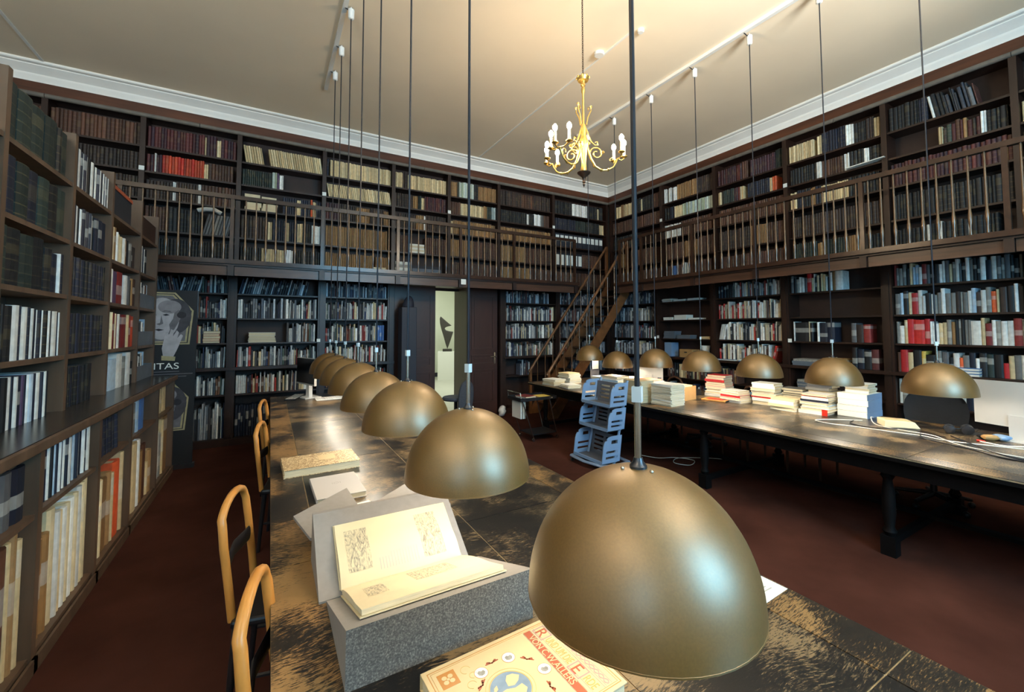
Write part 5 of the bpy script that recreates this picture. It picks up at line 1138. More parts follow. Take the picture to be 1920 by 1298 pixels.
# ------------------------------------------------------------------ book-piled table: stacks
def stack(cx, cy, rz, items, where, z=ZT, jx=0.012, group='book piles on the far table'):
    """items: bottom to top (palette, w along x, l along y, thickness)"""
    zz = z
    for i, (p, w, l, th) in enumerate(items):
        c = jit(rnd.choice(PAL[p]), 0.05)
        flip = PI if rnd.random() < 0.75 else 0
        o = inst('book', BK_FLAT, None, (cx+rnd.uniform(-jx, jx), cy+rnd.uniform(-jx, jx), zz+0.0003), (0, 0, rz+flip+rnd.uniform(-0.06, 0.06)), (w, l, th)); o.color = (*c, 1)
        tag(o, '%s book, %s from bottom, %s' % (CW[p], ordw(i+1), where), 'book', group)
        zz += th+0.0006
    return zz
def mixst(n, keys, w, l, th): return [(rnd.choice(keys), rnd.uniform(*w), rnd.uniform(*l), rnd.uniform(*th)) for _ in range(n)]
KW = ['wh', 'wh', 'wh', 'lb', 'cr', 'wh']
stack(3.98, 5.78, 0.1, mixst(4, KW, (0.22, 0.25), (0.28, 0.32), (0.018, 0.03)), 'low pile at the far table corner')
stack(4.02, 5.38, -0.1, mixst(3, KW, (0.20, 0.24), (0.26, 0.30), (0.012, 0.02)), 'lowest pile beside the book truck')
stack(4.36, 5.86, 0.05, mixst(7, KW, (0.22, 0.26), (0.28, 0.32), (0.018, 0.028)), 'white pile beneath the stair foot')
stack(4.56, 5.22, 0.0, mixst(6, KW+['rd'], (0.22, 0.25), (0.28, 0.32), (0.018, 0.03)), 'white pile left of the truck top')
stack(4.30, 4.70, 0.1, mixst(9, KW+['cr', 'tn'], (0.22, 0.26), (0.30, 0.34), (0.018, 0.03)), 'pale pile directly behind the truck')
stack(4.64, 4.66, -0.1, mixst(7, KW, (0.2, 0.25), (0.28, 0.32), (0.018, 0.03)), 'white pile next to the far computer')
stack(4.00, 4.28, 0.05, mixst(7, KW+['gy'], (0.22, 0.24), (0.29, 0.31), (0.018, 0.028)), 'pile between truck and cream magazines')
stack(3.99, 3.92, 0.0, [('cr', 0.225, 0.30, 0.0125) for _ in range(20)], 'tall cream magazine pile left', jx=0.006)
stack(4.10, 3.56, 0.02, [('wh', 0.235, 0.30, 0.0125) for _ in range(19)], 'tall white magazine pile beside cardboard box', jx=0.006)
stack(4.40, 4.12, 0.02, mixst(9, KW, (0.23, 0.26), (0.3, 0.32), (0.018, 0.028))+[('or', 0.2, 0.24, 0.02)], 'pile topped by an orange book')
stack(5.22, 3.66, 0.1, [('wh', 0.22, 0.28, 0.035), ('wh', 0.22, 0.29, 0.03), ('wh', 0.21, 0.28, 0.03), ('wh', 0.22, 0.28, 0.035), ('rd', 0.22, 0.28, 0.032), ('wh', 0.2, 0.26, 0.025), ('rd', 0.21, 0.27, 0.035), ('wh', 0.2, 0.26, 0.025), ('rd', 0.2, 0.25, 0.03)], 'tall pile with red covers')
stack(4.98, 3.27, -0.05, [('wh', 0.22, 0.26, 0.03), ('wh', 0.22, 0.27, 0.03), ('rd', 0.21, 0.26, 0.028), ('wh', 0.22, 0.26, 0.03), ('wh', 0.2, 0.24, 0.022)], 'low pile before the red-topped pile')
stack(5.14, 2.96, 0.08, [('wh', 0.23, 0.28, 0.04), ('wh', 0.23, 0.28, 0.035), ('rd', 0.22, 0.27, 0.02), ('wh', 0.23, 0.28, 0.04), ('nv', 0.22, 0.27, 0.022), ('wh', 0.22, 0.28, 0.035), ('wh', 0.21, 0.26, 0.03), ('wh', 0.2, 0.26, 0.025)], 'white pile with one navy cover')
stack(4.98, 2.66, 0.02, [('wh', 0.21, 0.27, 0.035), ('cr', 0.21, 0.27, 0.03), ('wh', 0.21, 0.26, 0.035), ('cr', 0.2, 0.25, 0.025)], 'low white pile in the middle')
stack(5.05, 2.37, 0.05, [('wh', 0.23, 0.26, 0.035), ('wh', 0.23, 0.27, 0.03), ('lb', 0.22, 0.26, 0.028), ('wh', 0.22, 0.26, 0.03), ('nv', 0.22, 0.26, 0.022), ('wh', 0.21, 0.25, 0.028), ('or', 0.2, 0.24, 0.012), ('wh', 0.2, 0.24, 0.02)], 'pile left of the blue binders')
stack(5.34, 2.45, 0.0, [('gy', 0.2, 0.24, 0.03) for _ in range(10)], 'grey pile behind the blue binders', jx=0.02)
stack(5.32, 2.72, 0.1, [('gy', 0.2, 0.24, 0.025) for _ in range(8)], 'loose grey pile near the empty shelf', jx=0.03)
zt_ = ZT
for i in range(4):
    t = thing('ring_binder', 'thick pale blue binder, %s from the bottom of its pile on the far table' % ORD[i+1], 'binder', (5.28+rnd.uniform(-0.006, 0.006), 2.09+rnd.uniform(-0.006, 0.006), zt_), 0.02+rnd.uniform(-0.02, 0.02), 'pale blue binders')
    MB().box(-0.17, 0.17, -0.13, 0.13, 0, 0.058).build('block', 'card_white', t, local=True, bevel=0.003); MB().box(-0.172, 0.172, -0.134, -0.13, 0, 0.058).build('spine', 'truck_plastic', t, local=True)
    zt_ += 0.0595
stack(5.30, 2.08, 0.0, mixst(4, ['wh'], (0.2, 0.22), (0.2, 0.22), (0.02, 0.025)), 'white pile on top of the blue binders', z=zt_, jx=0.004)
tag(bx('red_label', 'red_plastic', None, 4.925, 4.932, 2.23, 2.28, ZT, ZT+0.06), 'red upright label on the pile beside the blue binders', 'label')
t = thing('cardboard_box', 'open cardboard box filled with papers on the far table', 'box', (4.56, 3.76, ZT), 0.05)
for (a, b_, c, d) in ((-0.14, 0.14, -0.14, -0.135), (-0.14, 0.14, 0.135, 0.14), (-0.14, -0.135, -0.135, 0.135), (0.135, 0.14, -0.135, 0.135)): MB().box(a, b_, c, d, 0, 0.17).build('side', 'cardboard', t, local=True)
MB().box(-0.135, 0.135, -0.135, 0.135, 0, 0.004).build('bottom', 'cardboard', t, local=True)
stack(4.56, 3.76, 0.0, mixst(8, ['wh', 'cr'], (0.22, 0.24), (0.22, 0.24), (0.018, 0.024)), 'papers inside the cardboard box', z=ZT+0.006, jx=0.006)
t = closed_book('magazine', 'orange and green magazine lying alone on the far table', 4.86, 3.44, 0.2, 0.22, 0.30, 0.018, 'print_ochre')
MB().box(-0.08, 0.05, -0.11, 0.11, 0.0182, 0.0186).build('picture', 'red_plastic', t, local=True); MB().box(-0.11, 0.11, -0.152, -0.15, 0, 0.018).build('green_edge', 'sculpture', t, local=True)
# desk telephone and blue folder
t = thing('desk_phone', 'black desk telephone beside the tall red-topped pile', 'telephone', (5.0, 3.92, ZT), -0.4)
MB().prism([(-0.09, 0), (0.09, 0), (0.09, 0.075), (-0.09, 0.03)], -0.08, 0.08, Matrix(((1, 0, 0, 0), (0, 0, -1, 0), (0, 1, 0, 0), (0, 0, 0, 1)))).build('base', 'chair_dark', t, local=True)
MB().tube([(-0.08, 0.06, 0.06), (-0.06, 0.06, 0.085), (0.06, 0.06, 0.105), (0.09, 0.06, 0.095)], 0.018, 8).build('handset', 'chair_dark', t, local=True, smooth=50)
sheet('blue_folder', 'bright blue folder lying beside the desk telephone', [(4.78, 3.85), (4.92, 3.80), (4.98, 4.02), (4.84, 4.07)], ZT, 'blue_plastic', cat='folder', th=0.02)
# beige device with cables
t = thing('card_reader', 'beige wedge-shaped desk device with cables on the far table', 'device', (5.0, 1.68, ZT), math.radians(-52))
MB().prism([(-0.13, 0), (0.13, 0), (0.09, 0.055), (-0.13, 0.06)], -0.09, 0.09, Matrix(((1, 0, 0, 0), (0, 0, -1, 0), (0, 1, 0, 0), (0, 0, 0, 1)))).build('body', 'beige_plastic', t, local=True, bevel=0.004)
MB().box(-0.11, 0.06, -0.06, 0.06, 0.0575, 0.061).build('lid', 'print_cream', t, local=True)
def cable(label, pts, r=0.004, mat='cord_white', group='loose cables on the far table'):
    # smooth through the given points
    P = [Vector(p) for p in pts]; out = []
    for i in range(len(P)-1):
        a, b_, c, d = P[max(i-1, 0)], P[i], P[i+1], P[min(i+2, len(P)-1)]
        for k in range(6):
            u = k/6; out.append(0.5*((2*b_)+(c-a)*u+(2*a-5*b_+4*c-d)*u*u+(3*b_-a-3*c+d)*u**3))
    out.append(P[-1])
    return tag(MB().tube(out, r, 6).build('cable', mat, None, smooth=60), label, 'cable', group)
zc = ZT+0.004
cable('white cable looping in front of the beige device', [(4.98, 1.95, zc), (4.80, 2.12, zc), (4.62, 2.20, zc), (4.56, 2.05, zc), (4.62, 1.85, zc), (4.66, 1.6, zc), (4.70, 1.42, zc), (4.66, 1.25, zc), (4.72, 1.0, zc+0.008), (4.85, 0.8, zc)])
cable('white cable running from the blue binders past the beige device', [(5.08, 1.90, zc+0.03), (4.98, 1.88, zc+0.04), (4.88, 1.80, zc), (4.76, 1.55, zc+0.008), (4.72, 1.36, zc+0.012), (4.60, 1.2, zc), (4.52, 1.02, zc), (4.5, 0.8, zc)])
cable('thick white cable with red sleeve at the table end', [(4.86, 1.12, zc), (4.82, 0.98, zc), (4.86, 0.82, zc+0.02), (4.95, 0.7, zc)], 0.006)
cable('dark cable tangle under the white cables', [(4.92, 2.0, zc), (4.74, 1.95, zc), (4.72, 1.75, zc), (4.82, 1.5, zc+0.016), (4.60, 1.38, zc), (4.50, 1.1, zc), (4.38, 0.9, zc), (4.40, 0.7, zc)], 0.004, 'cord_black')
cable('dark blue cable near the table front', [(4.90, 1.3, zc), (4.66, 1.14, zc+0.012), (4.46, 0.96, zc+0.01), (4.44, 0.82, zc), (4.55, 0.68, zc)], 0.005, 'cord_black')
tag(MB().tube([(4.87, 1.14, ZT+0.007), (4.855, 1.09, ZT+0.007)], 0.008, 8).build('cable_sleeve', 'red_plastic'), 'small red sleeve on the thick white cable', 'sleeve')
# headphones
t = thing('headphones', 'headphones with pale round ear cups lying by the silver computer', 'headphones', (5.05, 1.24, ZT))
for (dx, dy, r, k_) in ((-0.06, 0.09, 0.034, 0), (0.02, 0.0, 0.04, 1)):
    TT = Matrix.Translation((5.05+dx, 1.24+dy, ZT+0.045)) @ Matrix.Rotation(0.5, 4, 'Z') @ Matrix.Rotation(PI/2-0.3, 4, 'Y')
    cupo = MB().lathe([(0.01, -0.02), (r, -0.014), (r, 0.012), (r*0.8, 0.018)], 20, mat=TT).build('ear_cup', 'dark_steel', t, smooth=40)
    MB().tube([tuple(TT @ Vector((r*0.85*math.cos(q*PI/8), r*0.85*math.sin(q*PI/8), 0.016))) for q in range(16)], 0.009, 6, closed=True).build('cushion', 'black_fabric', cupo, smooth=60)
MB().tube([(5.05-0.06, 1.33, ZT+0.06), (5.10, 1.38, ZT+0.03), (5.2, 1.33, ZT+0.02), (5.20, 1.24, ZT+0.02), (5.07, 1.24, ZT+0.07)], 0.008, 8).build('headband', 'chair_dark', t, smooth=60)
t = thing('cloth_bundle', 'crumpled brown and blue cloth beside the headphones', 'cloth', (5.03, 1.08, ZT))
for (a, b_, r, m_) in ((5.0, 1.10, 0.045, 'cardboard'), (5.05, 1.04, 0.05, 'truck_plastic'), (5.02, 1.14, 0.035, 'chair_dark')):
    mb = MB(); mb.sphere((a, b_, ZT+r*0.5), r, 12, 8, sz=0.5); mb.v = [(x+0.012*math.sin(y*90), y+0.012*math.sin(x*80), z) for x, y, z in mb.v]; mb.build('fold', m_, t, smooth=60)

# all-in-one computers seen from behind
def imac(x, y, rz, label, h=0.36, w=0.52, zb=0.90):
    t = thing('computer', label, 'computer', (x, y, ZT), rz, 'silver computers')
    # local: back faces -X, width along Y
    mb = MB(); n = 8; vs = []
    for i in range(n+1):
        f = -1+2*i/n; bul = 0.028*(1-f*f)
        for z in (zb-ZT, zb-ZT+h): vs.append((-0.006-bul, f*w/2, z))
    for i in range(n+1):
        f = -1+2*i/n
        for z in (zb-ZT, zb-ZT+h): vs.append((0.004, f*w/2, z))
    m_ = 2*(n+1); fs = []
    for i in range(n):
        fs += [(2*i, 2*i+1, 2*i+3, 2*i+2), (m_+2*i, m_+2*i+2, m_+2*i+3, m_+2*i+1), (2*i, 2*i+2, m_+2*i+2, m_+2*i), (2*i+1, m_+2*i+1, m_+2*i+3, 2*i+3)]
    fs += [(0, m_, m_+1, 1), (2*n, 2*n+1, m_+2*n+1, m_+2*n)]
    mb.add(vs, fs); mb.build('housing', 'alu', t, smooth=40, local=True)
    MB().box(0.0045, 0.006, -w/2+0.01, w/2-0.01, zb-ZT+0.05, zb-ZT+h-0.01).build('screen', 'screen_black', t, local=True)
    MB().prism([(-0.03, 0.0), (-0.02, 0.0), (-0.02, 0.2), (-0.035, 0.2)], -0.055, 0.055, Matrix(((1, 0, 0, -0.01), (0, 0, -1, 0), (0, 1, 0, 0), (0, 0, 0, 1)))).build('stand', 'alu', t, local=True)
    MB().box(-0.12, 0.09, -0.095, 0.095, 0, 0.006).build('foot', 'alu', t, local=True)
    prt = MB().box(-0.0225, -0.0205, -w/2+0.13, -w/2+0.02, zb-ZT+0.025, zb-ZT+0.055).build('port_panel', 'box_grey', t, local=True)
    for i in range(5): MB().box(-0.0240, -0.0226, -w/2+0.030+i*0.018, -w/2+0.042+i*0.018, zb-ZT+0.034, zb-ZT+0.046).build('port', 'chair_dark', prt, local=True)
imac(5.16, 0.955, -0.15, 'silver computer seen from behind, cut by the picture edge', 0.36, 0.54, 0.855)
imac(5.05, 4.72, 0.35, 'silver computer seen from behind near the staircase', 0.30, 0.42, 0.86)
t = thing('desk_sign', 'bright white panel on a dark stand under the farthest lamp by the stair', 'sign', (4.72, 5.62, ZT))
MB().box(4.66, 4.78, 5.60, 5.615, 0.98, 1.16).build('panel', 'card_white', t); MB().box(4.63, 4.81, 5.616, 5.63, ZT, 0.98).build('board', 'print_shade', t)
# ------------------------------------------------------------------ blue tiered book truck
def plate(w, h, holes, th, rc=0.0, corner='tr'):
    """flat plate w x h in x,z with rectangular through-holes, thickness along y, optionally one rounded top corner"""
    xs = sorted({0, w}|{q for a in holes for q in a[:2]}); zs = sorted({0, h}|{q for a in holes for q in a[2:]})
    if rc:
        cxr = [w-rc+rc*math.sin(PI/2*i/5) for i in range(6)] if corner == 'tr' else [rc-rc*math.sin(PI/2*i/5) for i in range(6)]
        xs = sorted(set(xs)|set(round(q, 6) for q in cxr))
    mb = MB()
    def topz(x):
        if not rc: return h
        dx = x-(w-rc) if corner == 'tr' else rc-x
        return h if dx <= 0 else h-rc+math.sqrt(max(0, rc*rc-dx*dx))
    solid = {}
    for i in range(len(xs)-1):
        for j in range(len(zs)-1):
            mx, mz = (xs[i]+xs[i+1])/2, (zs[j]+zs[j+1])/2
            solid[i, j] = not any(a[0] < mx < a[1] and a[2] < mz < a[3] for a in holes) and mz < topz(mx)
    def P(i, j, y): return (xs[i], y, min(zs[j], topz(xs[i])))
    for (i, j), s in solid.items():
        if not s: continue
        a = [P(i, j, 0), P(i+1, j, 0), P(i+1, j+1, 0), P(i, j+1, 0)]; b_ = [(x, th, z) for x, _, z in a]
        mb.add(a+b_, [(0, 1, 2, 3), (7, 6, 5, 4)])
        for (di, dj, e) in ((-1, 0, (0, 3)), (1, 0, (1, 2)), (0, -1, (0, 1)), (0, 1, (3, 2))):
            if not solid.get((i+di, j+dj), False):
                p, q = e; mb.add([a[p], a[q], b_[q], b_[p]], [(0, 1, 2, 3)])
    return mb
tk = thing('book_truck', 'blue tiered plastic book truck with slotted trays on castors', 'book cart', (3.6, 4.1, 0))
YN, YF = 3.85, 4.38                      # near and far end panel
def tier(z0, h, x0, w):
    hs = [(w*0.42, w*0.78, h*0.70, h*0.84), (w*0.18, w*0.84, h*0.36, h*0.45), (w*0.18, w*0.84, h*0.15, h*0.24)]
    for y in (YN, YF):
        mb = plate(w, h, hs, 0.012, w*0.42, 'tl'); T = Matrix.Translation((x0, y, z0)) @ Matrix.Shear('XZ', 4, (0.0, 0.0))
        mb.v = [(p[0]+x0+0.14*p[2], p[1]+y, p[2]+z0) for p in mb.v]; mb.build('end_panel', 'truck_plastic', tk)
    L = YF-YN-0.012
    mb = plate(L, h*0.92, [(0.06+k*0.21, 0.06+k*0.21+0.17, h*f, h*(f+0.085)) for k in (0, 1) for f in (0.14, 0.32, 0.50, 0.68)], 0.010)
    mb.v = [(x0+w-0.03+0.14*p[2]+p[1], YN+0.012+p[0], p[2]+z0) for p in mb.v]; mb.build('back_plate', 'truck_grey', tk)
    MB().box(x0+0.01, x0+w-0.03, YN+0.012, YF, z0-0.012, z0).build('tray_floor', 'truck_grey', tk)
    MB().box(x0, x0+0.012, YN+0.012, YF, z0-0.012, z0+0.025).build('front_lip', 'truck_plastic', tk)
tier(0.73, 0.27, 3.455, 0.26); tier(0.455, 0.25, 3.415, 0.26); tier(0.09, 0.30, 3.325, 0.27)
for y in (YN+0.03, YF-0.02):
    MB().tube([(3.53, y, 0.055), (3.765, y, 1.02)], 0.014, 8, rad2=0.02).build('post', 'truck_plastic', tk, smooth=50)
MB().tube([(3.30, 4.40, 0.065), (3.28, 4.12, 0.062), (3.34, 3.86, 0.060), (3.52, 3.80, 0.060), (3.72, 3.83, 0.065)], 0.018, 8, rad2=0.026).build('base_bar', 'truck_metal', tk, smooth=50)
MB().tube([(3.30, 4.40, 0.065), (3.50, 4.43, 0.065), (3.72, 4.38, 0.065), (3.74, 4.1, 0.065), (3.72, 3.83, 0.065)], 0.018, 8, rad2=0.026).build('base_bar', 'truck_metal', tk, smooth=50)
for (a, b_) in ((3.30, 4.38), (3.34, 3.87), (3.71, 3.84), (3.71, 4.37)):
    MB().lathe([(0.008, -0.012), (0.024, -0.012), (0.024, 0.012), (0.008, 0.012)], 14, mat=Matrix.Translation((a, b_, 0.025)) @ Matrix.Rotation(PI/2, 4, 'X')).build('castor', 'dark_steel', tk, smooth=40)
    MB().box(a-0.008, a+0.008, b_-0.016, b_+0.016, 0.03, 0.055).build('castor_fork', 'steel', tk)
# ------------------------------------------------------------------ folding metal trolley by the bookcase
ct = thing('wire_trolley', 'folding metal trolley with a black tray beside the staircase', 'trolley', (3.55, 5.6, 0))
MB().box(3.24, 3.86, 5.38, 5.78, 0.60, 0.615).build('tray', 'chair_dark', ct)
for (a, b_, c, d) in ((3.24, 3.86, 5.375, 5.38), (3.24, 3.86, 5.78, 5.785), (3.235, 3.24, 5.38, 5.78), (3.86, 3.865, 5.38, 5.78)): MB().box(a, b_, c, d, 0.60, 0.645).build('tray_rim', 'chair_dark', ct)
for y in (5.39, 5.77):
    MB().tube([(3.27, y, 0.60), (3.46, y, 0.05)], 0.010, 8).build('leg', 'steel', ct, smooth=50); MB().tube([(3.74, y, 0.60), (3.88, y, 0.05)], 0.010, 8).build('leg', 'steel', ct, smooth=50)
    for x in (3.46, 3.88): MB().lathe([(0.006, -0.01), (0.025, -0.01), (0.025, 0.01), (0.006, 0.01)], 12, mat=Matrix.Translation((x, y, 0.026)) @ Matrix.Rotation(PI/2, 4, 'X')).build('castor', 'steel', ct, smooth=40)
MB().box(3.44, 3.88, 5.40, 5.76, 0.09, 0.105).build('lower_shelf', 'chair_dark', ct)
MB().tube([(3.245, 5.39, 0.61), (3.235, 5.39, 0.72), (3.235, 5.77, 0.72), (3.245, 5.77, 0.61)], 0.009, 8).build('handle', 'steel', ct, smooth=50)
ct.location.x -= 0.10
stack(3.36, 5.62, 0.2, [('wh', 0.2, 0.25, 0.012), ('dr', 0.2, 0.26, 0.014)], 'small pile on the folding trolley', z=0.6155, group='books on the folding trolley')
stack(3.58, 5.52, -0.1, [('tn', 0.22, 0.26, 0.012), ('yl', 0.2, 0.25, 0.010)], 'yellow-topped pile on the folding trolley', z=0.6155, group='books on the folding trolley')
for i in range(4):
    o = tag(MB().box(3.17+i*0.022, 3.185+i*0.022, 5.44, 5.70, 0.34, 0.58).build('hanging_file', ['card_white', 'print_grey', 'card_white', 'pale'][i] if False else ['card_white', 'print_grey', 'card_white', 'print_line'][i]), '%s upright file folder hanging under the folding trolley tray' % ['leftmost white', 'grey', 'rightmost white', 'beige'][i], 'folder', 'files under the trolley')
# ------------------------------------------------------------------ exhibition banner behind the bookcase end
bn = thing('exhibition_banner', 'tall black exhibition banner with framed face pictures and white lettering', 'banner', (-1.2, 6.56, 0))
MB().box(-1.62, -0.775, 6.555, 6.565, 0.05, 2.13).build('cloth', 'banner_black', bn)
MB().box(-1.64, -0.755, 6.52, 6.60, 0.0, 0.05).build('foot', 'dark_steel', bn)
MB().tube([(-0.79, 6.575, 0.05), (-0.775, 6.575, 2.13)], 0.008, 8).build('pole', 'dark_steel', bn, smooth=50)
def flat(name, mat, pts, lift): # pts in x,z on the front of the banner
    y = 6.555-lift
    mb = MB(); n = len(pts); mb.add([(x, y, z) for x, z in pts]+[(x, 6.555, z) for x, z in pts], [tuple(range(n)), tuple(range(2*n-1, n-1, -1))]+[(i, n+i, n+(i+1) % n, (i+1) % n) for i in range(n)])
    return mb.build(name, mat, bn)
def portrait(cx, cz, s, zs=1.0):
    oc = [(-0.36, -0.31), (0.36, -0.31), (0.39, 0.10), (0.21, 0.315), (-0.21, 0.315), (-0.39, 0.10)]
    def S(pts, k=1.0): return [(cx+x*s*k, cz+z*s*k*zs) for x, z in pts]
    flat('picture_frame', 'print_frame', S(oc), 0.0008); flat('frame_shadow', 'print_dark', S(oc, 0.95), 0.0012); flat('frame_inner', 'print_frame', S(oc, 0.92), 0.0016); flat('picture_ground', 'print_shade', S(oc, 0.87), 0.0020)
    def ell(x, z, rx, rz_, n=28, a0=0.0, a1=2*PI): return S([(x+rx*math.cos(a0+(a1-a0)*i/n), z+rz_*math.sin(a0+(a1-a0)*i/n)) for i in range(n)])
    flat('skull_shade', 'print_shade2', ell(0.22, 0.03, 0.15, 0.21), 0.0023)
    flat('face', 'print_face', ell(0.09, 0.0, 0.165, 0.25), 0.0025)
    flat('forehead', 'print_mid', ell(0.16, 0.14, 0.11, 0.08), 0.0028)
    flat('face_shade', 'print_shade', S([(0.15, -0.20), (0.21, -0.13), (0.265, 0.0), (0.245, 0.11), (0.205, 0.07), (0.195, 0.0), (0.16, -0.07), (0.17, -0.13)]), 0.0030)
    flat('eye_socket', 'print_dark', ell(0.275, 0.045, 0.045, 0.04, 20), 0.0032)
    flat('eye', 'print_dark', S([(0.095, 0.045), (0.125, 0.032), (0.165, 0.043), (0.13, 0.058)]), 0.0032); flat('eye', 'print_dark', S([(-0.02, 0.045), (0.01, 0.032), (0.045, 0.043), (0.01, 0.056)]), 0.0032)
    flat('eyebrow', 'print_shade', S([(0.085, 0.078), (0.13, 0.085), (0.185, 0.07), (0.165, 0.094), (0.115, 0.098)]), 0.0032)
    flat('nose', 'print_shade', S([(0.085, 0.04), (0.105, -0.06), (0.07, -0.08), (0.04, -0.065), (0.075, -0.05)]), 0.0032)
    flat('mouth', 'print_dark', S([(0.025, -0.130), (0.065, -0.120), (0.115, -0.133), (0.065, -0.150)]), 0.0032)
portrait(-1.20, 1.785, 1.0); portrait(-1.20, 0.745, 0.95, 1.0)
hand = [(-1.085, 1.33), (-0.99, 1.33), (-0.955, 1.42), (-0.93, 1.50), (-0.905, 1.58), (-0.925, 1.60), (-0.96, 1.55), (-0.945, 1.62), (-0.965, 1.645), (-1.0, 1.57), (-0.995, 1.645), (-1.02, 1.66), (-1.04, 1.575), (-1.045, 1.63), (-1.07, 1.625), (-1.085, 1.52), (-1.10, 1.43)]
flat('hand', 'print_face', hand, 0.0040); flat('cuff', 'print_frame', [(-1.10, 1.29), (-0.975, 1.28), (-0.97, 1.33), (-1.10, 1.345)], 0.0044)
text_mesh('VANITAS', 0.105, 'card_white', bn, Matrix.Translation((-1.43-(-1.2), 6.553-6.56, 1.185)) @ Matrix.Rotation(PI/2, 4, 'X'), 0.001, sx=1.18)
for i, (a, b_) in enumerate(((-1.40, -0.93), (-1.42, -0.80), (-1.38, -0.86))): flat('caption_line', 'print_shade', [(a, 1.15-i*0.03), (b_, 1.15-i*0.03), (b_, 1.158-i*0.03), (a, 1.158-i*0.03)], 0.0008)
# ------------------------------------------------------------------ small things on the wall shelves
def pstack(F, u, d, z, n, w, dep, label, keys=('paper',), th=(0.012, 0.022), name='paper_stack', cat='papers', group='paper piles on the shelves'):
    t = thing(name, label, cat, F.p(u, d, z), 0, group); zz = z+0.0005
    for i in range(n):
        h = rnd.uniform(*th); a = rnd.uniform(-0.012, 0.012); F.bx('bundle', keys[i % len(keys)], t, u-w/2+a, u+w/2+a, d+rnd.uniform(0, 0.01), d+dep, zz, zz+h); zz += h+0.0004
gb = LRY[1]
pstack(LR, -gb+0.20, 0.03, LZ[3], 4, 0.22, 0.2, 'white paper pile, left on the top shelf of the paper bay', ('paper', 'print_line'))
pstack(LR, -gb+0.50, 0.03, LZ[3], 2, 0.26, 0.2, 'two white paper bundles, middle of the top shelf of the paper bay')
pstack(LR, -gb+0.82, 0.03, LZ[3], 2, 0.26, 0.2, 'two white paper bundles, right on the top shelf of the paper bay')
pstack(LR, -gb+0.22, 0.03, LZ[2], 2, 0.22, 0.2, 'white paper bundles, left on the third shelf of the paper bay', ('paper',), (0.025, 0.035))
pstack(LR, -gb+0.52, 0.03, LZ[2], 3, 0.28, 0.2, 'white paper bundles, middle of the third shelf of the paper bay', ('paper',), (0.025, 0.035))
pstack(LR, -gb+0.82, 0.03, LZ[2], 1, 0.24, 0.2, 'single white bundle, right on the third shelf of the paper bay', ('paper',), (0.03, 0.035))
pstack(LR, -gb+0.24, 0.03, LZ[1], 4, 0.26, 0.2, 'grey box pile, left on the second shelf of the paper bay', ('box_grey',), (0.03, 0.04), 'grey_boxes', 'boxes')
pstack(LR, -gb+0.58, 0.03, LZ[1], 2, 0.30, 0.2, 'low grey box pile, middle of the second shelf of the paper bay', ('box_grey',), (0.03, 0.04), 'grey_boxes', 'boxes')
pstack(LR, -gb+1.05, 0.03, LZ[1], 2, 0.18, 0.2, 'small cream bundles, right on the second shelf of the paper bay', ('print_cream',), (0.02, 0.03))
tag(LR.bx('file_box', 'truck_plastic', None, -gb+0.13, -gb+0.30, 0.03, 0.24, LZ[0]+0.0005, LZ[0]+0.27, bevel=0.004), 'upright pale blue file box on the counter of the paper bay', 'box')
t = thing('carton', 'small brown carton on the counter of the paper bay', 'box', LR.p(-gb+0.66, 0.1, LZ[0]))
LR.bx('body', 'cardboard', t, -gb+0.50, -gb+0.78, 0.02, 0.24, LZ[0]+0.0005, LZ[0]+0.15, bevel=0.003); LR.bx('handle_hole', 'chair_dark', t, -gb+0.61, -gb+0.67, 0.0185, 0.0198, LZ[0]+0.085, LZ[0]+0.105)
tag(MB().lathe([(0.06, 0), (0.085, 0.2), (0.08, 0.2), (0.056, 0.006)], 20, mat=Matrix.Translation(LR.p(-gb+1.0, 0.12, LZ[0]+0.0305)), cap=True).build('white_bucket', 'white_plastic', smooth=40), 'white tapered bucket on the counter of the paper bay', 'bucket')
pstack(LR, -gb+1.0, 0.0, LZ[0], 1, 0.34, 0.24, 'white papers under the bucket in the paper bay', ('paper',), (0.028, 0.029))
hb_ = LRY[2]
pstack(LR, -hb_+0.22, -0.06, LZ[0], 2, 0.36, 0.085, 'flat white magazines on the counter of the red-spine bay', ('paper', 'print_blue'), (0.008, 0.012), 'magazine_pile', 'magazines')
pstack(LR, -hb_+0.62, -0.06, LZ[0], 3, 0.30, 0.085, 'flat blue and white magazines on the counter of the red-spine bay', ('blue_plastic', 'paper', 'paper'), (0.008, 0.012), 'magazine_pile', 'magazines')
ib = LRY[3]
pstack(LR, -ib+0.30, -0.05, LZ[0], 3, 0.40, 0.28, 'grey flat boxes on the counter of the empty-shelf bay', ('box_grey', 'box_grey', 'print_grey'), (0.025, 0.035), 'grey_boxes', 'boxes')
pstack(LR, -ib+0.62, -0.02, LZ[0], 6, 0.26, 0.25, 'brown paper bundles on the counter of the empty-shelf bay', ('print_line', 'cardboard'), (0.016, 0.024))
pstack(LR, -ib+0.30, 0.0, 0.72, 7, 0.34, 0.24, 'grey magazine heap under the counter of the empty-shelf bay', ('print_grey', 'box_grey'), (0.018, 0.03), 'magazine_pile', 'magazines')
for i in range(3):
    t = thing('blue_book', 'large white book with blue cover, %s from the bottom on the counter' % ORD[i+1], 'book', LR.p(-LRY[4]+0.62, -0.02, LZ[0]+i*0.031), 0, 'blue books on the counter edge')
    LR.bx('pages', 'paper', t, -LRY[4]+0.42+i*0.01, -LRY[4]+0.80, -0.068, 0.025, LZ[0]+i*0.031+0.004, LZ[0]+i*0.031+0.026); LR.bx('cover', 'blue_plastic', t, -LRY[4]+0.418+i*0.01, -LRY[4]+0.805, -0.07, 0.026, LZ[0]+i*0.031+0.0265, LZ[0]+i*0.031+0.0305)
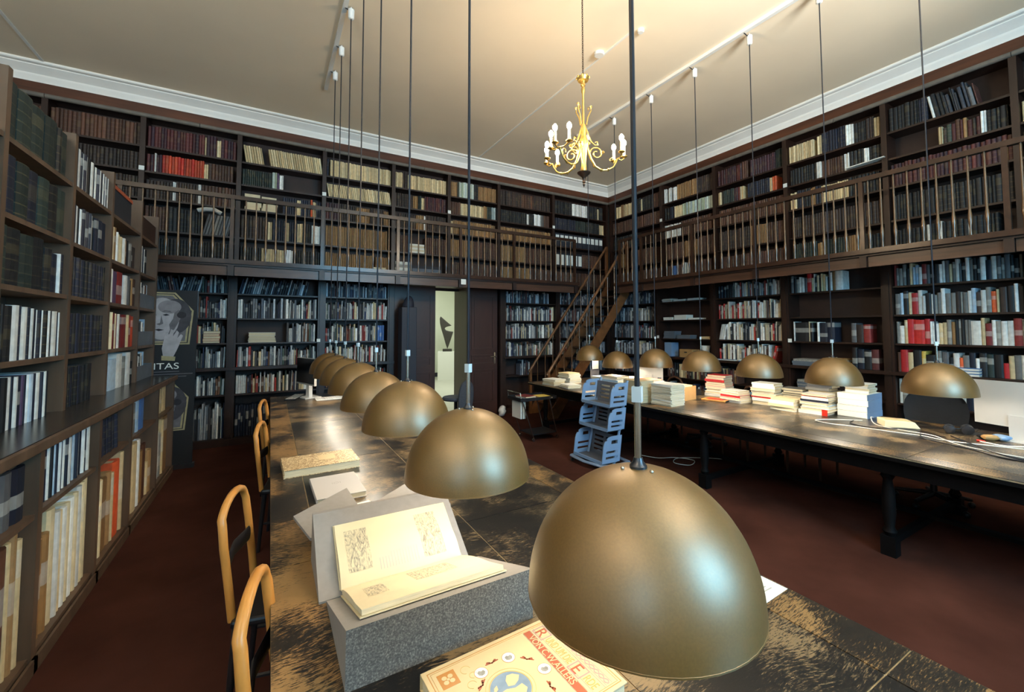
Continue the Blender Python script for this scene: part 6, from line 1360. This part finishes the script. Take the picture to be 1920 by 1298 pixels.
# bundles and boxes in the gallery
pstack(UB, -0.27, 0.02, UZ[2], 5, 0.20, 0.2, 'left of two cream bundles tied in the gallery', ('vellum',), (0.045, 0.055), 'paper_bundle', 'papers')
pstack(UB, -0.05, 0.02, UZ[2], 5, 0.20, 0.2, 'right of two cream bundles tied in the gallery', ('vellum',), (0.042, 0.052), 'paper_bundle', 'papers')
pstack(UB, 2.28, 0.02, UZ[1], 5, 0.30, 0.2, 'white paper pile behind the gallery balusters', ('paper', 'vellum'), (0.03, 0.04), 'paper_bundle', 'papers')
pstack(UB, 2.05, 0.02, UZ[0], 5, 0.26, 0.2, 'grey white paper bundles on the lowest gallery shelf', ('paper', 'print_grey'), (0.05, 0.06), 'paper_bundle', 'papers')
pstack(UB, 2.48, 0.02, UZ[0], 4, 0.55, 0.2, 'dark flat boxes on the lowest gallery shelf above the doorway', ('box_grey', 'box_dark'), (0.05, 0.06), 'flat_boxes', 'boxes')
pstack(UB, 1.62, 0.0, UZ[0], 3, 0.22, 0.2, 'tan bundles at the end of the lowest gallery shelf', ('vellum', 'cardboard'), (0.04, 0.05), 'paper_bundle', 'papers')
for row, n, z in ((2, 11, UZ[2]), (1, 6, UZ[1])):
    for i in range(n):
        u = 5.40+i*0.125
        t = thing('box_file', 'black box file with a big white label, %s on the %s corner gallery shelf' % (ordw(i+1), 'upper' if row == 2 else 'lower'), 'box file', UB.p(u+0.05, 0.1, z), 0, 'box files in the gallery corner')
        UB.bx('body', 'box_dark', t, u, u+0.115, 0.03, 0.25, z+0.0005, z+0.30); UB.bx('label', 'card_white', t, u+0.012, u+0.103, 0.0285, 0.03, z+(0.13 if row == 2 else 0.03), z+0.26)
tag(MB().prism([(-0.22, 0), (0.22, 0.02), (0.22, 0.03), (-0.22, 0.012)], -0.1, 0.1, Matrix.Translation((6.96, 2.55, UZ[3]+0.002)) @ Matrix(((0, 0, 1, 0), (-1, 0, 0, 0), (0, 1, 0, 0), (0, 0, 0, 1)))).build('paper_sheet', 'paper'), 'white sheets lying on the edge of a gallery shelf', 'paper')
tag(MB().tube([(-0.66, 7.62, 3.36), (-0.74, 7.60, 3.40), (-0.84, 7.60, 3.395), (-0.93, 7.62, 3.37)], 0.03, 8, rad2=0.05).build('plastic_bag', 'white_plastic', smooth=60), 'white plastic bundle lying on black volumes in the gallery', 'bag')
# numbered white cards on the posts
def card(label, x, y, z, axis, s=0.06):
    a = (x-s/2, x+s/2, y-0.004, y, z-s/2, z+s/2) if axis == 'Y' else (x-0.004, x, y-s/2, y+s/2, z-s/2, z+s/2)
    tag(bx('number_card', 'card_white', None, *a), label, 'card', 'white shelf cards')
for x, nm in ((-1.58, 'left of the red volumes'), (0.72, 'left of the cream pamphlets'), (2.90, 'above the doorway'), (5.32, 'near the corner')): card('small white square card on the gallery post '+nm, x, 7.674, 3.89, 'Y')
for y, nm in ((6.08, 'nearest the corner'), (3.60, 'in the middle')): card('small white square card on the short gallery post '+nm, 6.904, y, 3.89, 'X')
card('white square plate on the gallery fascia above the doorway', 2.83, EY-0.035, 2.46, 'Y', 0.09)
card('small white card on the lower post beside the cream books', 0.66, 7.454, 1.48, 'Y', 0.05); card('small white card on the lower post left of the black binders', 6.704, 3.50, 1.47, 'X', 0.055); card('small white card on the lower post left of the paper bay', 6.704, 6.03, 1.49, 'X', 0.055)
# orange-white bundle in the bay behind the banner, striped book pile
stack(-0.72, 7.62, 0.0, [('br', 0.2, 0.2, 0.03), ('or', 0.2, 0.2, 0.03), ('tn', 0.2, 0.2, 0.04), ('or', 0.19, 0.2, 0.03), ('bk', 0.2, 0.2, 0.04)], 'orange pile right of the banner', z=1.4605, jx=0.004, group='flat piles on the long wall')
stack(-0.10, 7.62, PI/2, [('wh', 0.2, 0.36, 0.02), ('bk', 0.2, 0.36, 0.025), ('wh', 0.2, 0.35, 0.02), ('bk', 0.2, 0.34, 0.03), ('wh', 0.2, 0.34, 0.05)], 'striped white pile beside the blue shelf gap', z=1.4605, jx=0.004, group='flat piles on the long wall')
# crumpled bag and leads on the floor
mb = MB(); mb.sphere((3.80, 7.22, 0.11), 0.07, 12, 10, sz=1.5); mb.v = [(x+0.018*math.sin(z*60+y*30), y+0.018*math.sin(z*50+x*40), max(0.001, z)) for x, y, z in mb.v]
tag(mb.build('crumpled_bag', 'white_plastic', smooth=60), 'crumpled white plastic bag on the floor by the folded door', 'bag')
def floor_cable(label, pts): cable(label, pts, 0.004, 'cord_white', 'leads on the carpet')
floor_cable('tangled pale lead on the carpet under the far table', [(4.2, 4.1, 0.005), (4.3, 3.9, 0.005), (4.5, 3.8, 0.005), (4.6, 3.6, 0.005), (4.4, 3.5, 0.005), (4.3, 3.65, 0.012), (4.5, 3.75, 0.012), (4.8, 3.6, 0.005), (5.0, 3.4, 0.005)])
floor_cable('single pale lead running along the carpet under the far table', [(5.1, 2.9, 0.005), (5.0, 2.5, 0.005), (5.05, 2.1, 0.005), (4.95, 1.7, 0.005)])
